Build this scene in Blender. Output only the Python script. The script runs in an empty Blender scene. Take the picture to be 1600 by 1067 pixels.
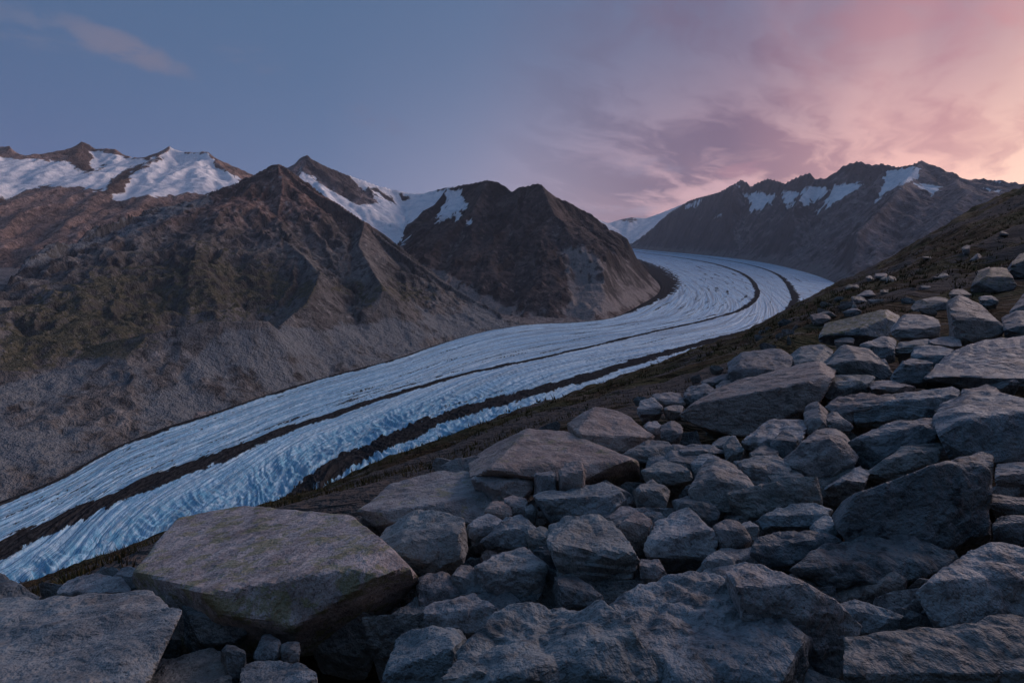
import bpy, bmesh, math, re
import numpy as np
from mathutils import Vector
from mathutils.bvhtree import BVHTree

# ------------------------------------------------------------------ camera
SC = bpy.context.scene
COL = SC.collection
FPX, CX, HY = 889.0, 800.0, 430.0          # focal length, centre column and eye-level row of a 1600 px wide survey frame
cam_data = bpy.data.cameras.new('camera')
cam_data.sensor_width = 36.0
cam_data.lens = 36.0 * FPX / 1600.0
cam_data.shift_y = -(533.5 - HY) / 1600.0
cam_data.clip_start = 0.1
cam_data.clip_end = 120000.0
cam = bpy.data.objects.new('camera', cam_data)
cam.location = (0, 0, 0)
cam.rotation_euler = (math.radians(90), 0, 0)
COL.objects.link(cam)
SC.camera = cam

# ------------------------------------------------------------------ exposure
SC.view_settings.view_transform = 'Standard'
SC.view_settings.look = 'None'
SC.view_settings.exposure = 0.5
SC.view_settings.gamma = 1.0
SC.view_settings.use_curve_mapping = False
SC.cycles.max_bounces = 3
SC.cycles.diffuse_bounces = 2
SC.cycles.volume_bounces = 0
SC.cycles.use_denoising = True
SC.cycles.use_adaptive_sampling = True
SC.cycles.adaptive_threshold = 0.02

# ------------------------------------------------------------------ sky and sun
SUN_AZ, SUN_EL = math.radians(60), math.radians(16.0)     # azimuth from the view axis towards the right
SDIR = Vector((math.sin(SUN_AZ) * math.cos(SUN_EL), math.cos(SUN_AZ) * math.cos(SUN_EL), math.sin(SUN_EL)))
SUN_STRENGTH = 2.0

class NT:
    """small helper to write node trees"""
    def __init__(self, tree):
        self.t = tree; self.n = tree.nodes; self.l = tree.links
    def add(self, kind, **kw):
        nd = self.n.new(kind)
        for k, v in kw.items(): setattr(nd, k, v)
        return nd
    def put(self, sock, v):
        if isinstance(v, bpy.types.NodeSocket): self.l.new(v, sock)
        elif isinstance(v, (tuple, list)) and len(v) == 3 and sock.type == 'RGBA': sock.default_value = (*v, 1)
        else: sock.default_value = v
    def math(self, op, a, b=0.0, c=0.0, clamp=False):
        nd = self.add('ShaderNodeMath', operation=op, use_clamp=clamp)
        for i, v in enumerate((a, b, c)): self.put(nd.inputs[i], v)
        return nd.outputs[0]
    def vmath(self, op, a, b=(0, 0, 0)):
        nd = self.add('ShaderNodeVectorMath', operation=op)
        self.put(nd.inputs[0], a); self.put(nd.inputs[1], b)
        return nd.outputs['Value'] if op in ('DOT_PRODUCT', 'LENGTH', 'DISTANCE') else nd.outputs[0]
    def mix(self, f, a, b, blend='MIX'):
        nd = self.add('ShaderNodeMix', data_type='RGBA', blend_type=blend)
        self.put(nd.inputs[0], f); self.put(nd.inputs[6], a); self.put(nd.inputs[7], b)
        return nd.outputs[2]
    def ramp(self, f, stops, interp='LINEAR'):
        nd = self.add('ShaderNodeValToRGB'); cr = nd.color_ramp; cr.interpolation = interp
        while len(cr.elements) < len(stops): cr.elements.new(0.5)
        for e, (p, c) in zip(cr.elements, stops):
            e.position = p; e.color = (*c, 1) if len(c) == 3 else c
        self.put(nd.inputs[0], f)
        return nd.outputs[0]
    def step(self, f, lo, hi, a=0.0, b=1.0, kind='SMOOTHSTEP'):
        nd = self.add('ShaderNodeMapRange', interpolation_type=kind)
        for i, v in enumerate((f, lo, hi, a, b)): self.put(nd.inputs[i], v)
        return nd.outputs[0]
    def noise(self, vec, scale, detail=4.0, rough=0.55, dist=0.0, out=0):
        nd = self.add('ShaderNodeTexNoise')
        self.put(nd.inputs['Vector'], vec); self.put(nd.inputs['Scale'], scale); self.put(nd.inputs['Detail'], detail)
        self.put(nd.inputs['Roughness'], rough); self.put(nd.inputs['Distortion'], dist)
        return nd.outputs[out]
    def scale(self, vec, s):
        return self.vmath('MULTIPLY', vec, s)
    def attr(self, name, kind='GEOMETRY', out='Fac'):
        nd = self.add('ShaderNodeAttribute', attribute_type=kind, attribute_name=name)
        return nd.outputs[out]
    def sep(self, v):
        nd = self.add('ShaderNodeSeparateXYZ'); self.put(nd.inputs[0], v); return nd.outputs
    def comb(self, x, y, z):
        nd = self.add('ShaderNodeCombineXYZ')
        for i, v in enumerate((x, y, z)): self.put(nd.inputs[i], v)
        return nd.outputs[0]

def build_world():
    w = bpy.data.worlds.new('World'); SC.world = w; w.use_nodes = True
    w.node_tree.nodes.clear()
    N = NT(w.node_tree)
    d = N.add('ShaderNodeTexCoord').outputs['Generated']
    x, y, z = N.sep(d)
    # afterglow: centred on the horizon below the sun lamp's direction
    g = N.vmath('DOT_PRODUCT', d, (math.sin(SUN_AZ) * .9945, math.cos(SUN_AZ) * .9945, .105))
    g01 = N.math('MULTIPLY_ADD', g, 0.5, 0.5)
    sh = lambda v: math.cos(math.acos(v) + math.radians(2)) if v > -.9 else v
    q = lambda v: (sh(v) + 1) / 2
    zen = N.ramp(g01, [(q(-1), (.044, .098, .190)), (q(-.12), (.050, .104, .200)), (q(.5), (.066, .120, .226)),
                       (q(.74), (.080, .112, .205)), (q(.86), (.125, .122, .208)), (q(.95), (.225, .150, .220))])
    hor = N.ramp(g01, [(q(-1), (.070, .108, .23)), (q(-.12), (.085, .115, .27)), (q(.25), (.14, .18, .34)), (q(.45), (.32, .30, .44)),
                       (q(.62), (.58, .40, .48)), (q(.80), (.92, .48, .45)), (q(.93), (1.6, .84, .62)), (q(.985), (1.9, 1.25, .80))])
    zz = N.math('MAXIMUM', z, 0.0)
    e = N.math('POWER', N.math('DIVIDE', zz, 0.21), 1.4)
    f = N.math('POWER', 2.718, N.math('MULTIPLY', e, -1.0))
    sky = N.mix(f, zen, hor)
    # physical sky for the air itself, sun low on the right
    ns = N.add('ShaderNodeTexSky', sky_type='NISHITA', sun_disc=False, sun_elevation=SUN_EL, sun_rotation=SUN_AZ, altitude=2300.0)
    sky = N.mix(1.0, sky, N.mix(1.0, ns.outputs[0], (.0055, .0055, .0055), 'MULTIPLY'), 'ADD')
    # cloud sheet high above, seen in perspective
    zc = N.math('ADD', zz, 0.10)
    cx, cy = N.math('DIVIDE', x, zc), N.math('DIVIDE', y, zc)
    ca, sa = math.cos(math.radians(38)), math.sin(math.radians(38))
    u = N.math('ADD', N.math('MULTIPLY', cx, sa), N.math('MULTIPLY', cy, ca))     # along the streaks
    v = N.math('SUBTRACT', N.math('MULTIPLY', cx, ca), N.math('MULTIPLY', cy, sa))
    wv = N.noise(N.comb(cx, cy, 1.3), 1.6, 3.0, .6)
    cv = N.comb(N.math('MULTIPLY', u, 0.5), N.math('MULTIPLY', N.math('ADD', v, N.math('MULTIPLY', wv, .55)), 1.25), 3.7)
    n1 = N.noise(cv, 1.25, 6.0, 0.62, 0.25)
    n2 = N.noise(N.vmath('ADD', cv, (7.3, 2.1, 5.0)), 3.2, 3.0, 0.6, 0.6)
    n = N.math('ADD', N.math('MULTIPLY', n1, 0.72), N.math('MULTIPLY', n2, 0.28))
    near_sun = N.step(g, sh(.46), sh(.80))
    dark = N.math('MULTIPLY', N.step(n, 0.425, 0.56), N.math('MULTIPLY', near_sun, N.math('MULTIPLY_ADD', N.math('MULTIPLY', f, N.step(g, .75, .93)), -.62, .92)))
    ccol = N.ramp(g01, [(q(.3), (.10, .118, .205)), (q(.62), (.115, .112, .190)), (q(.80), (.175, .122, .192)), (q(.92), (.42, .21, .255)), (q(.985), (.72, .36, .33))])
    sky = N.mix(dark, sky, ccol)
    # pale wisps
    n3 = N.noise(N.comb(N.math('MULTIPLY', u, 0.30), N.math('MULTIPLY', v, 1.1), 9.2), 1.0, 4.0, 0.55, 0.4)
    wisp = N.math('MULTIPLY', N.step(n3, 0.46, 0.66), N.step(g, sh(.55), sh(.93), 0.0, 0.8))
    wisp = N.math('MULTIPLY', wisp, N.math('MULTIPLY_ADD', f, .75, .25))
    sky = N.mix(wisp, sky, N.ramp(g01, [(q(.5), (.40, .33, .42)), (q(.8), (.78, .43, .45)), (q(.97), (1.0, .60, .50))]))
    wob = N.math('MULTIPLY_ADD', N.noise(d, 22.0, 3.0, 0.6), 0.03, -0.015)
    puff = N.noise(N.scale(d, (1, 1, 3.5)), 26.0, 4.0, 0.6)
    # small isolated clouds: direction, half widths (azimuth-like, height-like), tilt, colour, strength
    for (px, py, a, b, tilt, col, s, hole) in ((200, 76, .085, .019, -.26, (.150, .152, .225), .8, .25), (590, 192, .06, .02, -.3, (.13, .14, .235), .4, .45), (1160, 266, .045, .014, .1, (.36, .20, .26), .9, .38),
                               (1110, 300, .075, .013, .3, (.66, .42, .46), .75, .3), (980, 258, .11, .022, -.12, (.27, .22, .31), .75, .45),
                               (850, 266, .010, .005, 0, (.22, .21, .31), .7, .3), (950, 330, .10, .010, 0.03, (.36, .30, .40), .6, .4), (40, 40, .09, .03, 0, (.13, .15, .235), .45, .45), (390, 90, .06, .02, -.2, (.12, .145, .24), .4, .48)):
        c = Vector(((px - CX) / FPX, 1.0, (HY - py) / FPX)).normalized()
        r = Vector((c.y, -c.x, 0)).normalized(); up = r.cross(c)
        r2 = r * math.cos(tilt) + up * math.sin(tilt); u2 = up * math.cos(tilt) - r * math.sin(tilt)
        du = N.math('DIVIDE', N.vmath('DOT_PRODUCT', d, tuple(r2)), a)
        dv = N.math('DIVIDE', N.math('ADD', N.math('SUBTRACT', N.vmath('DOT_PRODUCT', d, tuple(u2)), c.dot(u2)), wob), b)
        rr = N.math('ADD', N.math('MULTIPLY', du, du), N.math('MULTIPLY', dv, dv))
        m = N.math('MULTIPLY', N.step(rr, 1.3, 0.0), N.step(puff, hole - .08, hole + .2))
        front = N.step(N.vmath('DOT_PRODUCT', d, tuple(c)), 0.8, 0.95)
        sky = N.mix(N.math('MULTIPLY', N.math('MULTIPLY', m, front), s), sky, col)
    bg = N.add('ShaderNodeBackground'); N.put(bg.inputs[0], sky); bg.inputs[1].default_value = 0.86
    out = N.add('ShaderNodeOutputWorld'); N.l.new(bg.outputs[0], out.inputs[0])
build_world()

sun_data = bpy.data.lights.new('sun', 'SUN')
sun_data.energy = SUN_STRENGTH
sun_data.angle = math.radians(38)
sun_data.color = (1.0, 0.79, 0.76)
sun = bpy.data.objects.new('sun', sun_data)
sun.rotation_euler = SDIR.to_track_quat('Z', 'Y').to_euler()
sun.location = SDIR * 500
COL.objects.link(sun)

# ------------------------------------------------------------------ helpers
_rng = np.random.RandomState(7)
PERM = np.tile(_rng.permutation(256), 3).astype(np.int32)
GRAD = np.array([(1,1,0),(-1,1,0),(1,-1,0),(-1,-1,0),(1,0,1),(-1,0,1),(1,0,-1),(-1,0,-1),(0,1,1),(0,-1,1),(0,1,-1),(0,-1,-1),(1,1,0),(-1,1,0),(0,-1,1),(0,-1,-1)], np.float32)
GX, GY, GZ = (np.ascontiguousarray(np.tile(GRAD[:, i], 16)) for i in range(3))
_ang = _rng.rand(256) * 2 * np.pi
G2X, G2Y = np.cos(_ang).astype(np.float32) * 1.25, np.sin(_ang).astype(np.float32) * 1.25
def pn(x, y, z=0.0, seed=0):
    """gradient noise, about -1..1; a constant z gives a plane noise (fast)"""
    x = np.asarray(x, np.float32); y = np.asarray(y, np.float32)
    flat = np.ndim(z) == 0
    if flat:
        x = x + np.float32(z * 13.7 + (seed * 37) % 211); y = y + np.float32(z * 5.3 + (seed * 91) % 173)
    fx, fy = np.floor(x), np.floor(y)
    ix, iy = fx.astype(np.int32) & 255, fy.astype(np.int32) & 255
    dx, dy = x - fx, y - fy
    fade = lambda t: t * t * t * (t * (t * 6 - 15) + 10)
    sx, sy = fade(dx), fade(dy)
    so = (seed * 53) & 255
    if flat:
        a, b = PERM[ix + so], PERM[ix + 1 + so]
        def gr(h, p, q): return G2X[h] * p + G2Y[h] * q
        n00 = gr(PERM[a + iy], dx, dy); n10 = gr(PERM[b + iy], dx - 1, dy)
        n01 = gr(PERM[a + iy + 1], dx, dy - 1); n11 = gr(PERM[b + iy + 1], dx - 1, dy - 1)
        u = n00 + sx * (n10 - n00); v = n01 + sx * (n11 - n01)
        return u + sy * (v - u)
    z = np.asarray(z, np.float32); fz = np.floor(z); iz = fz.astype(np.int32) & 255; dz = z - fz; sz = fade(dz)
    r = 0
    for a in (0, 1):
        pa = PERM[ix + a + so]; wx = sx if a else 1 - sx; ea = dx - a
        for b in (0, 1):
            pb = PERM[pa + iy + b]; wy = wx * (sy if b else 1 - sy); eb = dy - b
            for c in (0, 1):
                h = PERM[pb + iz + c]; wz = wy * (sz if c else 1 - sz)
                r = r + wz * (GX[h] * ea + GY[h] * eb + GZ[h] * (dz - c))
    return r
def fbm(x, y, z=0.0, o=4, gain=0.5, seed=0, lac=2.03):
    s, a, f = 0, 1.0, 1.0
    for i in range(o):
        s = s + a * pn(np.asarray(x) * f, np.asarray(y) * f, z * f, seed + i * 17); a *= gain; f *= lac
    return s
def ridged(x, y, z=0.0, o=4, gain=0.5, seed=0):
    s, a, f = 0, 1.0, 1.0
    for i in range(o):
        s = s + a * (1 - 2 * np.abs(pn(np.asarray(x) * f, np.asarray(y) * f, z * f, seed + i * 17))); a *= gain; f *= 2.07
    return s
def sstep(x, a, b):
    t = np.clip((x - a) / (b - a), 0, 1); return t * t * (3 - 2 * t)

def at(px, py, Y):
    """survey frame pixel and forward distance -> point"""
    return ((px - CX) / FPX * Y, Y, (HY - py) / FPX * Y)
ICE_A, ICE_K = 510.0, 0.08                     # glacier surface: z = -510 + 0.08 y
def ice_z(Y): return -ICE_A + ICE_K * Y
def on_ice(px, py):
    Y = ICE_A / ((py - HY) / FPX + ICE_K)
    return ((px - CX) / FPX * Y, Y)

def mesh_obj(name, V, F, mat, smooth=True, attrs=None, uv=None, parent=None, loc=None):
    me = bpy.data.meshes.new(name)
    V = np.asarray(V, np.float32); F = np.asarray(F, np.int32); k = F.shape[1]
    me.vertices.add(len(V)); me.vertices.foreach_set('co', V.ravel())
    me.loops.add(F.size); me.loops.foreach_set('vertex_index', F.ravel())
    me.polygons.add(len(F)); me.polygons.foreach_set('loop_start', np.arange(0, F.size, k, dtype=np.int32))
    me.polygons.foreach_set('use_smooth', np.full(len(F), smooth))
    for n, a in (attrs or {}).items():
        at_ = me.attributes.new(n, 'FLOAT', 'POINT'); at_.data.foreach_set('value', np.asarray(a, np.float32))
    if uv is not None:
        l = me.uv_layers.new(name='UVMap'); l.data.foreach_set('uv', np.asarray(uv, np.float32)[F.ravel()].ravel())
    me.materials.append(mat); me.update(calc_edges=True); me.validate()
    o = bpy.data.objects.new(name, me); COL.objects.link(o)
    if parent: o.parent = parent
    if loc is not None: o.location = loc
    return o
def grid_faces(n, m, keep=None):
    i = np.arange(n * m).reshape(n, m)
    F = np.stack([i[:-1, :-1], i[:-1, 1:], i[1:, 1:], i[1:, :-1]], -1).reshape(-1, 4)
    if keep is not None: F = F[keep.ravel()[F].any(1)]
    return F
def compact(V, F, attrs):
    used = np.zeros(len(V), bool); used[F.ravel()] = True
    idx = np.cumsum(used) - 1
    return V[used], idx[F], {k: np.asarray(a)[used] for k, a in attrs.items()}
def tag(o, label, kind=None, cat=None, group=None):
    o['label'] = label
    if kind: o['kind'] = kind
    if cat: o['category'] = cat
    if group: o['group'] = group
    return o
def new_mat(name):
    m = bpy.data.materials.new(name); m.use_nodes = True; m.node_tree.nodes.clear()
    return m, NT(m.node_tree)
def finish(N, color, rough=0.9, bump=None, strength=1.0, dist=1.0, spec=0.25):
    b = N.add('ShaderNodeBsdfPrincipled'); N.put(b.inputs['Base Color'], color); N.put(b.inputs['Roughness'], rough)
    N.put(b.inputs['Specular IOR Level'], spec)
    if bump is not None:
        bn = N.add('ShaderNodeBump'); bn.inputs['Strength'].default_value = strength; bn.inputs['Distance'].default_value = dist
        N.put(bn.inputs['Height'], bump); N.l.new(bn.outputs[0], b.inputs['Normal'])
    o = N.add('ShaderNodeOutputMaterial'); N.l.new(b.outputs[0], o.inputs[0])
# ------------------------------------------------------------------ glacier plan: flow lines far -> near (left margin, two medial moraines, right margin)
SECT = [  # L, A, B, R
 ((948,387.5),(953,386.4),(956,386),(960,385.3)),
 ((972,398),(995,394.5),(1010,393),(1022,391.6)),
 ((990,407.5),(1050,402),(1078,400),(1095,398)),
 ((1006,423),(1110,412),(1150,410.5),(1182,408)),
 ((1026,440),(1160,429),(1208,427),(1262,425)),
 ((1030,455),(1184,455),(1237,458),(1325,450)),
 ((1005,473),(1168,482),(1232,487),(1320,482)),
 ((957,496),(1110,502),(1190,514),(1262,520)),
 ((895,504),(1020,523),(1108,538),(1190,548)),
 ((828,507),(920,547),(1010,565),(1100,581)),
 ((762,517),(820,570),(910,595),(1000,622)),
 ((690,537),(730,590),(800,623),(898,655)),
 ((620,561),(640,616),(700,650),(800,690)),
 ((530,585),(545,648),(600,688),(700,732)),
 ((440,611),(450,682),(505,732),(600,785)),
 ((340,645),(340,725),(420,795),(490,830)),
 ((210,688),(190,787),(285,850),(330,880)),
 ((80,755),(50,850),(120,925),(140,945)),
 ((-70,815),(-115,922),(-70,995),(-55,1015)),
 ((-260,905),(-340,1020),(-290,1110),(-270,1130)),
]
W_A = [.03,.03,.025,.028,.030,.034,.034,.028,.026,.022,.024,.032,.042,.055,.072,.088,.105,.125,.14,.14]     # moraine widths across the ice
W_B = [.02,.02,.02,.024,.030,.045,.060,.070,.060,.065,.070,.076,.078,.082,.088,.085,.05,.0,.0,.0]
W_L = [.02,.03,.085,.135,.110,.085,.055,.022,.016,.014,.016,.022,.030,.034,.036,.034,.04,.055,.06,.06]
T_A, T_B = 0.45, 0.75

def catmull(P, n):
    """P (k, ...) -> n points along the whole chain"""
    k = len(P); s = np.linspace(0, k - 1, n); i = np.clip(s.astype(int), 0, k - 2); t = (s - i).reshape((-1,) + (1,) * (P.ndim - 1))
    p0, p1, p2, p3 = P[np.clip(i - 1, 0, k - 1)], P[i], P[i + 1], P[np.clip(i + 2, 0, k - 1)]
    return 0.5 * ((2 * p1) + (-p0 + p2) * t + (2 * p0 - 5 * p1 + 4 * p2 - p3) * t * t + (-p0 + 3 * p1 - 3 * p2 + p3) * t ** 3)

PL = np.array([[on_ice(*q) for q in s] for s in SECT])              # (20, 4, 2)
DENSE = catmull(PL, 77)
ICE_POLY = np.concatenate([DENSE[:, 0], DENSE[::-1, 3]])

def seg_dist(X, Y, P, closed=False):
    best = np.full(X.shape, 1e18); n = len(P)
    for i in range(n if closed else n - 1):
        ax, ay = P[i][:2]; bx, by = P[(i + 1) % n][:2]
        vx, vy = bx - ax, by - ay
        u = np.clip(((X - ax) * vx + (Y - ay) * vy) / (vx * vx + vy * vy + 1e-9), 0, 1)
        best = np.minimum(best, (X - ax - u * vx) ** 2 + (Y - ay - u * vy) ** 2)
    return np.sqrt(best)
def inside(X, Y, P):
    r = np.zeros(X.shape, bool); n = len(P)
    for i in range(n):
        x1, y1 = P[i][:2]; x2, y2 = P[(i + 1) % n][:2]
        c = (y1 > Y) != (y2 > Y)
        r ^= c & (X < (x2 - x1) * (Y - y1) / (y2 - y1 + 1e-12) + x1)
    return r
def ice_dist(X, Y):
    d = seg_dist(X, Y, ICE_POLY, True)
    return np.where(inside(X, Y, ICE_POLY), -d, d)

# ------------------------------------------------------------------ glacier
def build_glacier():
    ns, nt = 1100, 330
    s = np.linspace(0, 1, ns) ** 0.80                               # finer towards the camera
    k = len(SECT)
    base = catmull(PL, 4000)
    pos = s * 3999; i0 = np.clip(pos.astype(int), 0, 3998); fr = (pos - i0)[:, None, None]
    Q = base[i0] * (1 - fr) + base[i0 + 1] * fr                     # (ns, 4, 2)
    t = np.linspace(0, 1, nt)
    tk = np.array([0, T_A, T_B, 1.0])
    XY = np.empty((ns, nt, 2))
    for c in (0, 1):
        for r in range(ns): XY[r, :, c] = np.interp(t, tk, Q[r, :, c])
    X, Y = XY[..., 0], XY[..., 1]
    mid = Q[:, 1]; arc = np.concatenate([[0], np.cumsum(np.hypot(*(mid[1:] - mid[:-1]).T))])
    wid = np.hypot(*(Q[:, 3] - Q[:, 0]).T)
    S = np.repeat(arc[:, None], nt, 1); T = t[None, :] * wid[:, None] ; tt = np.repeat(t[None], ns, 0)
    ks = s * (k - 1)
    wa, wb, wl = (np.interp(ks, np.arange(k), w)[:, None] for w in (W_A, W_B, W_L))
    near = sstep(ks, 8.5, 14.5)[:, None]
    jag = 0.42 * fbm(S / 130, T / 45, 0, 5, .65, 3) + 0.2 * pn(S / 22, T / 30, 0, 8)
    # ragged fingers of clean ice reaching into the rubble near the camera
    fing = near * 0.55 * ridged(S / 55 + T / 260, T / 420, 0, 3, .5, 21)
    dA = np.abs(tt - T_A) / wa * 2 + jag + np.where(tt > T_A, fing, 0) * .5
    dB = np.abs(tt - T_B - near * .03) / np.maximum(wb, 1e-4) * 2 + jag * 1.1 + fing * .22 * (tt > T_B)
    dL = tt / wl + jag * .8
    deb = np.maximum.reduce([1 - sstep(dA, .55, 1.3), (1 - sstep(dB, .50, 1.3)) * (wb > .005), 1 - sstep(dL, .6, 1.15)])
    # faint dirt lines that follow the flow
    for tc, w, st, a0, a1 in ((.20,.010,.55,3,19),(.265,.014,.6,3,13),(.31,.008,.7,2,8),(.345,.006,.6,2,20),(.37,.012,.55,9,20),(.405,.006,.7,6,20),(.14,.009,.45,9,20),(.08,.012,.5,11,20),(.55,.006,.35,2,9),(.63,.008,.35,1,8),(.245,.006,.5,8,20),(.30,.010,.6,12,20),(.86,.012,.4,2,6),(.18,.02,.4,3,8),(.115,.007,.6,3,10),(.225,.006,.7,4,9),(.40,.010,.6,3,8),(.58,.007,.6,2,9),(.66,.006,.55,3,10),(.70,.008,.5,6,13),(.52,.006,.55,8,13),(.82,.008,.55,2,7)):
        c = tc + .012 * fbm(S / 900, 0 * S, tc * 40, 2, .5, 31)
        m = (1 - sstep(np.abs(tt - c) / w + .9 * fbm(S / 160, T / 24, tc * 9, 3, .6, 33), .2, 1.1)) * st
        m *= (sstep(ks, a0 - .6, a0 + .6) * (1 - sstep(ks, a1 - .6, a1 + .6)))[:, None] * np.clip(.6 + .9 * pn(S / 420, T / 200, tc * 31, 35), 0, 1)
        deb = np.maximum(deb, m)
    streak = fbm(S / 1500, T / 18, 0, 4, .62, 41)
    # shape: gentle swell, rubble ridges, crevasses
    swell = 10 * np.sin(np.pi * tt)
    cre_dir = S / 24 + T / 60 + 3.4 * fbm(S / 300, T / 170, 0, 3, .55, 51)
    cre = -ridged(cre_dir, T / 190, 0, 3, .5, 52)
    cell = ridged(S / 26, T / 24, 0, 4, .55, 53)
    marg = sstep(tt, .52, .70) * near
    fade = np.clip(1.15 - sstep(Y, 2500, 9000), .12, 1)
    Z = ice_z(Y) + swell + (.45 * cell + .9 * ridged(S / 75, T / 10, 0, 3, .55, 54)) * fade * (1 - .6 * deb) + marg * (8.0 * cre + 1.2 * cell) + 4.0 * deb + 2.2 * streak * fade
    mid_c = .7 * ridged(S / 20 - T / 55, T / 60, 0, 3, .55, 57) * sstep(tt, .46, .55) * sstep(ks, 6, 9)[:, None] * (1 - near)
    Z = Z + 3.0 * mid_c + 2.0 * near * (1 - marg) * ridged(S / 120, T / 14, 0, 3, .5, 58)
    Z -= 25 * sstep(tt, .975, 1.0) + 6 * (1 - sstep(tt, 0, .012))
    blue = np.clip(marg * (.85 - .45 * cre) + .45 * near + .12 * cell, 0, 1)
    V = np.stack([X, Y, Z], -1).reshape(-1, 3)
    m, N = new_mat('glacier_ice')
    uv = N.add('ShaderNodeTexCoord').outputs['UV']
    uvw = N.scale(uv, (1, 1, 1))
    st1 = N.noise(N.scale(uv, (.0012, .05, 1)), 1.0, 4.0, .62, .3)
    st2 = N.noise(N.scale(uv, (.0024, .15, 1)), 1.0, 3.0, .6, .2)
    gr = N.noise(N.scale(uv, (.6, 1.3, 1)), .12, 4.0, .7)
    st3 = N.noise(N.scale(uv, (.005, .33, 1)), 1.0, 3.0, .6, .2)
    ck = N.noise(N.scale(uv, (.11, .035, 1)), 1.0, 3.0, .65, .8)
    ice = N.ramp(st1, [(.34, (.27, .51, .73)), (.44, (.47, .75, .95)), (.56, (.68, .88, .98))])
    ice = N.mix(N.step(st2, .47, .38, 0, .75), ice, (.22, .34, .46))
    st4 = N.noise(N.scale(uv, (.0006, .03, 1)), 1.0, 4.0, .6, .2)
    ice = N.mix(N.step(st4, .48, .40, 0, .6), ice, (.20, .29, .38))
    ice = N.mix(N.step(st3, .43, .37, 0, .85), ice, (.09, .13, .18))
    ice = N.mix(N.step(gr, .44, .35, 0, .8), ice, (.13, .24, .35))
    ice = N.mix(N.step(gr, .55, .72, 0, .8), ice, (.86, .94, .98))
    ice = N.mix(N.math('MULTIPLY', N.attr('blue'), N.step(ck, .62, .38, .25, .95)), ice, (.16, .46, .66))
    rub = N.ramp(N.noise(uv, .13, 3.0, .65), [(.36, (.006, .007, .008)), (.64, (.050, .050, .052))])
    dm = N.step(N.math('ADD', N.attr('debris'), N.math('MULTIPLY_ADD', N.noise(uv, .11, 4.0, .72), 1.5, -.75)), .38, .56)
    colr = N.mix(dm, ice, rub)
    h = N.math('ADD', N.math('MULTIPLY', gr, 3.2), N.math('MULTIPLY', st2, 4.0))
    finish(N, colr, N.math('MULTIPLY_ADD', dm, .35, .55), h, .9, 1.0, N.math('MULTIPLY_ADD', dm, -.4, .4))
    o = mesh_obj('glacier', V, grid_faces(ns, nt), m, True, {'debris': deb.ravel(), 'blue': blue.ravel()}, np.stack([S.ravel(), T.ravel()], 1))
    tag(o, 'long blue-white valley glacier curving between the mountains with dark rubble stripes', 'structure')
build_glacier()

# ------------------------------------------------------------------ mountains
def gullies(H, X, Y, step, waves, amp, seed):
    """cut branching ribs and gullies that run down the slope, coarse to fine; returns the new height and the rib/gully value"""
    tot = np.zeros(H.shape); rs = np.random.RandomState(seed)
    JX, JY, PH = rs.rand(64, 64), rs.rand(64, 64), rs.rand(64, 64) * 6.283
    def soft(a, k):
        for _ in range(k): a = (2 * a + np.roll(a, 1, 0) + np.roll(a, -1, 0) + np.roll(a, 1, 1) + np.roll(a, -1, 1)) / 6
        return a
    by, bx = np.gradient(H, step); by, bx = soft(by, 24), soft(bx, 24)
    for oc, lam in enumerate(waves):
        if lam < step * 2.6: break
        gy, gx = np.gradient(H, step)
        for _ in range(2):                                # steer by the slope at this scale
            gx = (gx + np.roll(gx, 1, 0) + np.roll(gx, -1, 0) + np.roll(gx, 1, 1) + np.roll(gx, -1, 1)) / 5
            gy = (gy + np.roll(gy, 1, 0) + np.roll(gy, -1, 0) + np.roll(gy, 1, 1) + np.roll(gy, -1, 1)) / 5
        gx, gy = .65 * bx + .35 * gx, .65 * by + .35 * gy
        sl = np.hypot(gx, gy) + 1e-6; px, py = -gy / sl, gx / sl
        cell = lam * 1.25
        cx, cy = X / cell, Y / cell; ix, iy = np.floor(cx).astype(int), np.floor(cy).astype(int)
        num = np.zeros(H.shape); den = np.zeros(H.shape) + 1e-6
        for a in (-1, 0, 1):
            for b in (-1, 0, 1):
                jx, jy = (ix + a) & 63, (iy + b + oc * 9) & 63
                dx = (cx - ix - a - JX[jx, jy]) * cell; dy = (cy - iy - b - JY[jx, jy]) * cell
                w = np.exp(-2.2 * (dx * dx + dy * dy) / (cell * cell))
                s = (dx * px + dy * py) * (6.283 / lam) + PH[jx, jy] * .6
                num += w * np.cos(s); den += w
        v = num / den
        v = np.sign(v) * np.abs(v) ** .8
        k = sstep(sl, .12, .55)
        H = H + amp * lam * .82 ** oc * (v - .25) * k
        tot += v * k * (.75 ** oc)
    return H, tot

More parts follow.
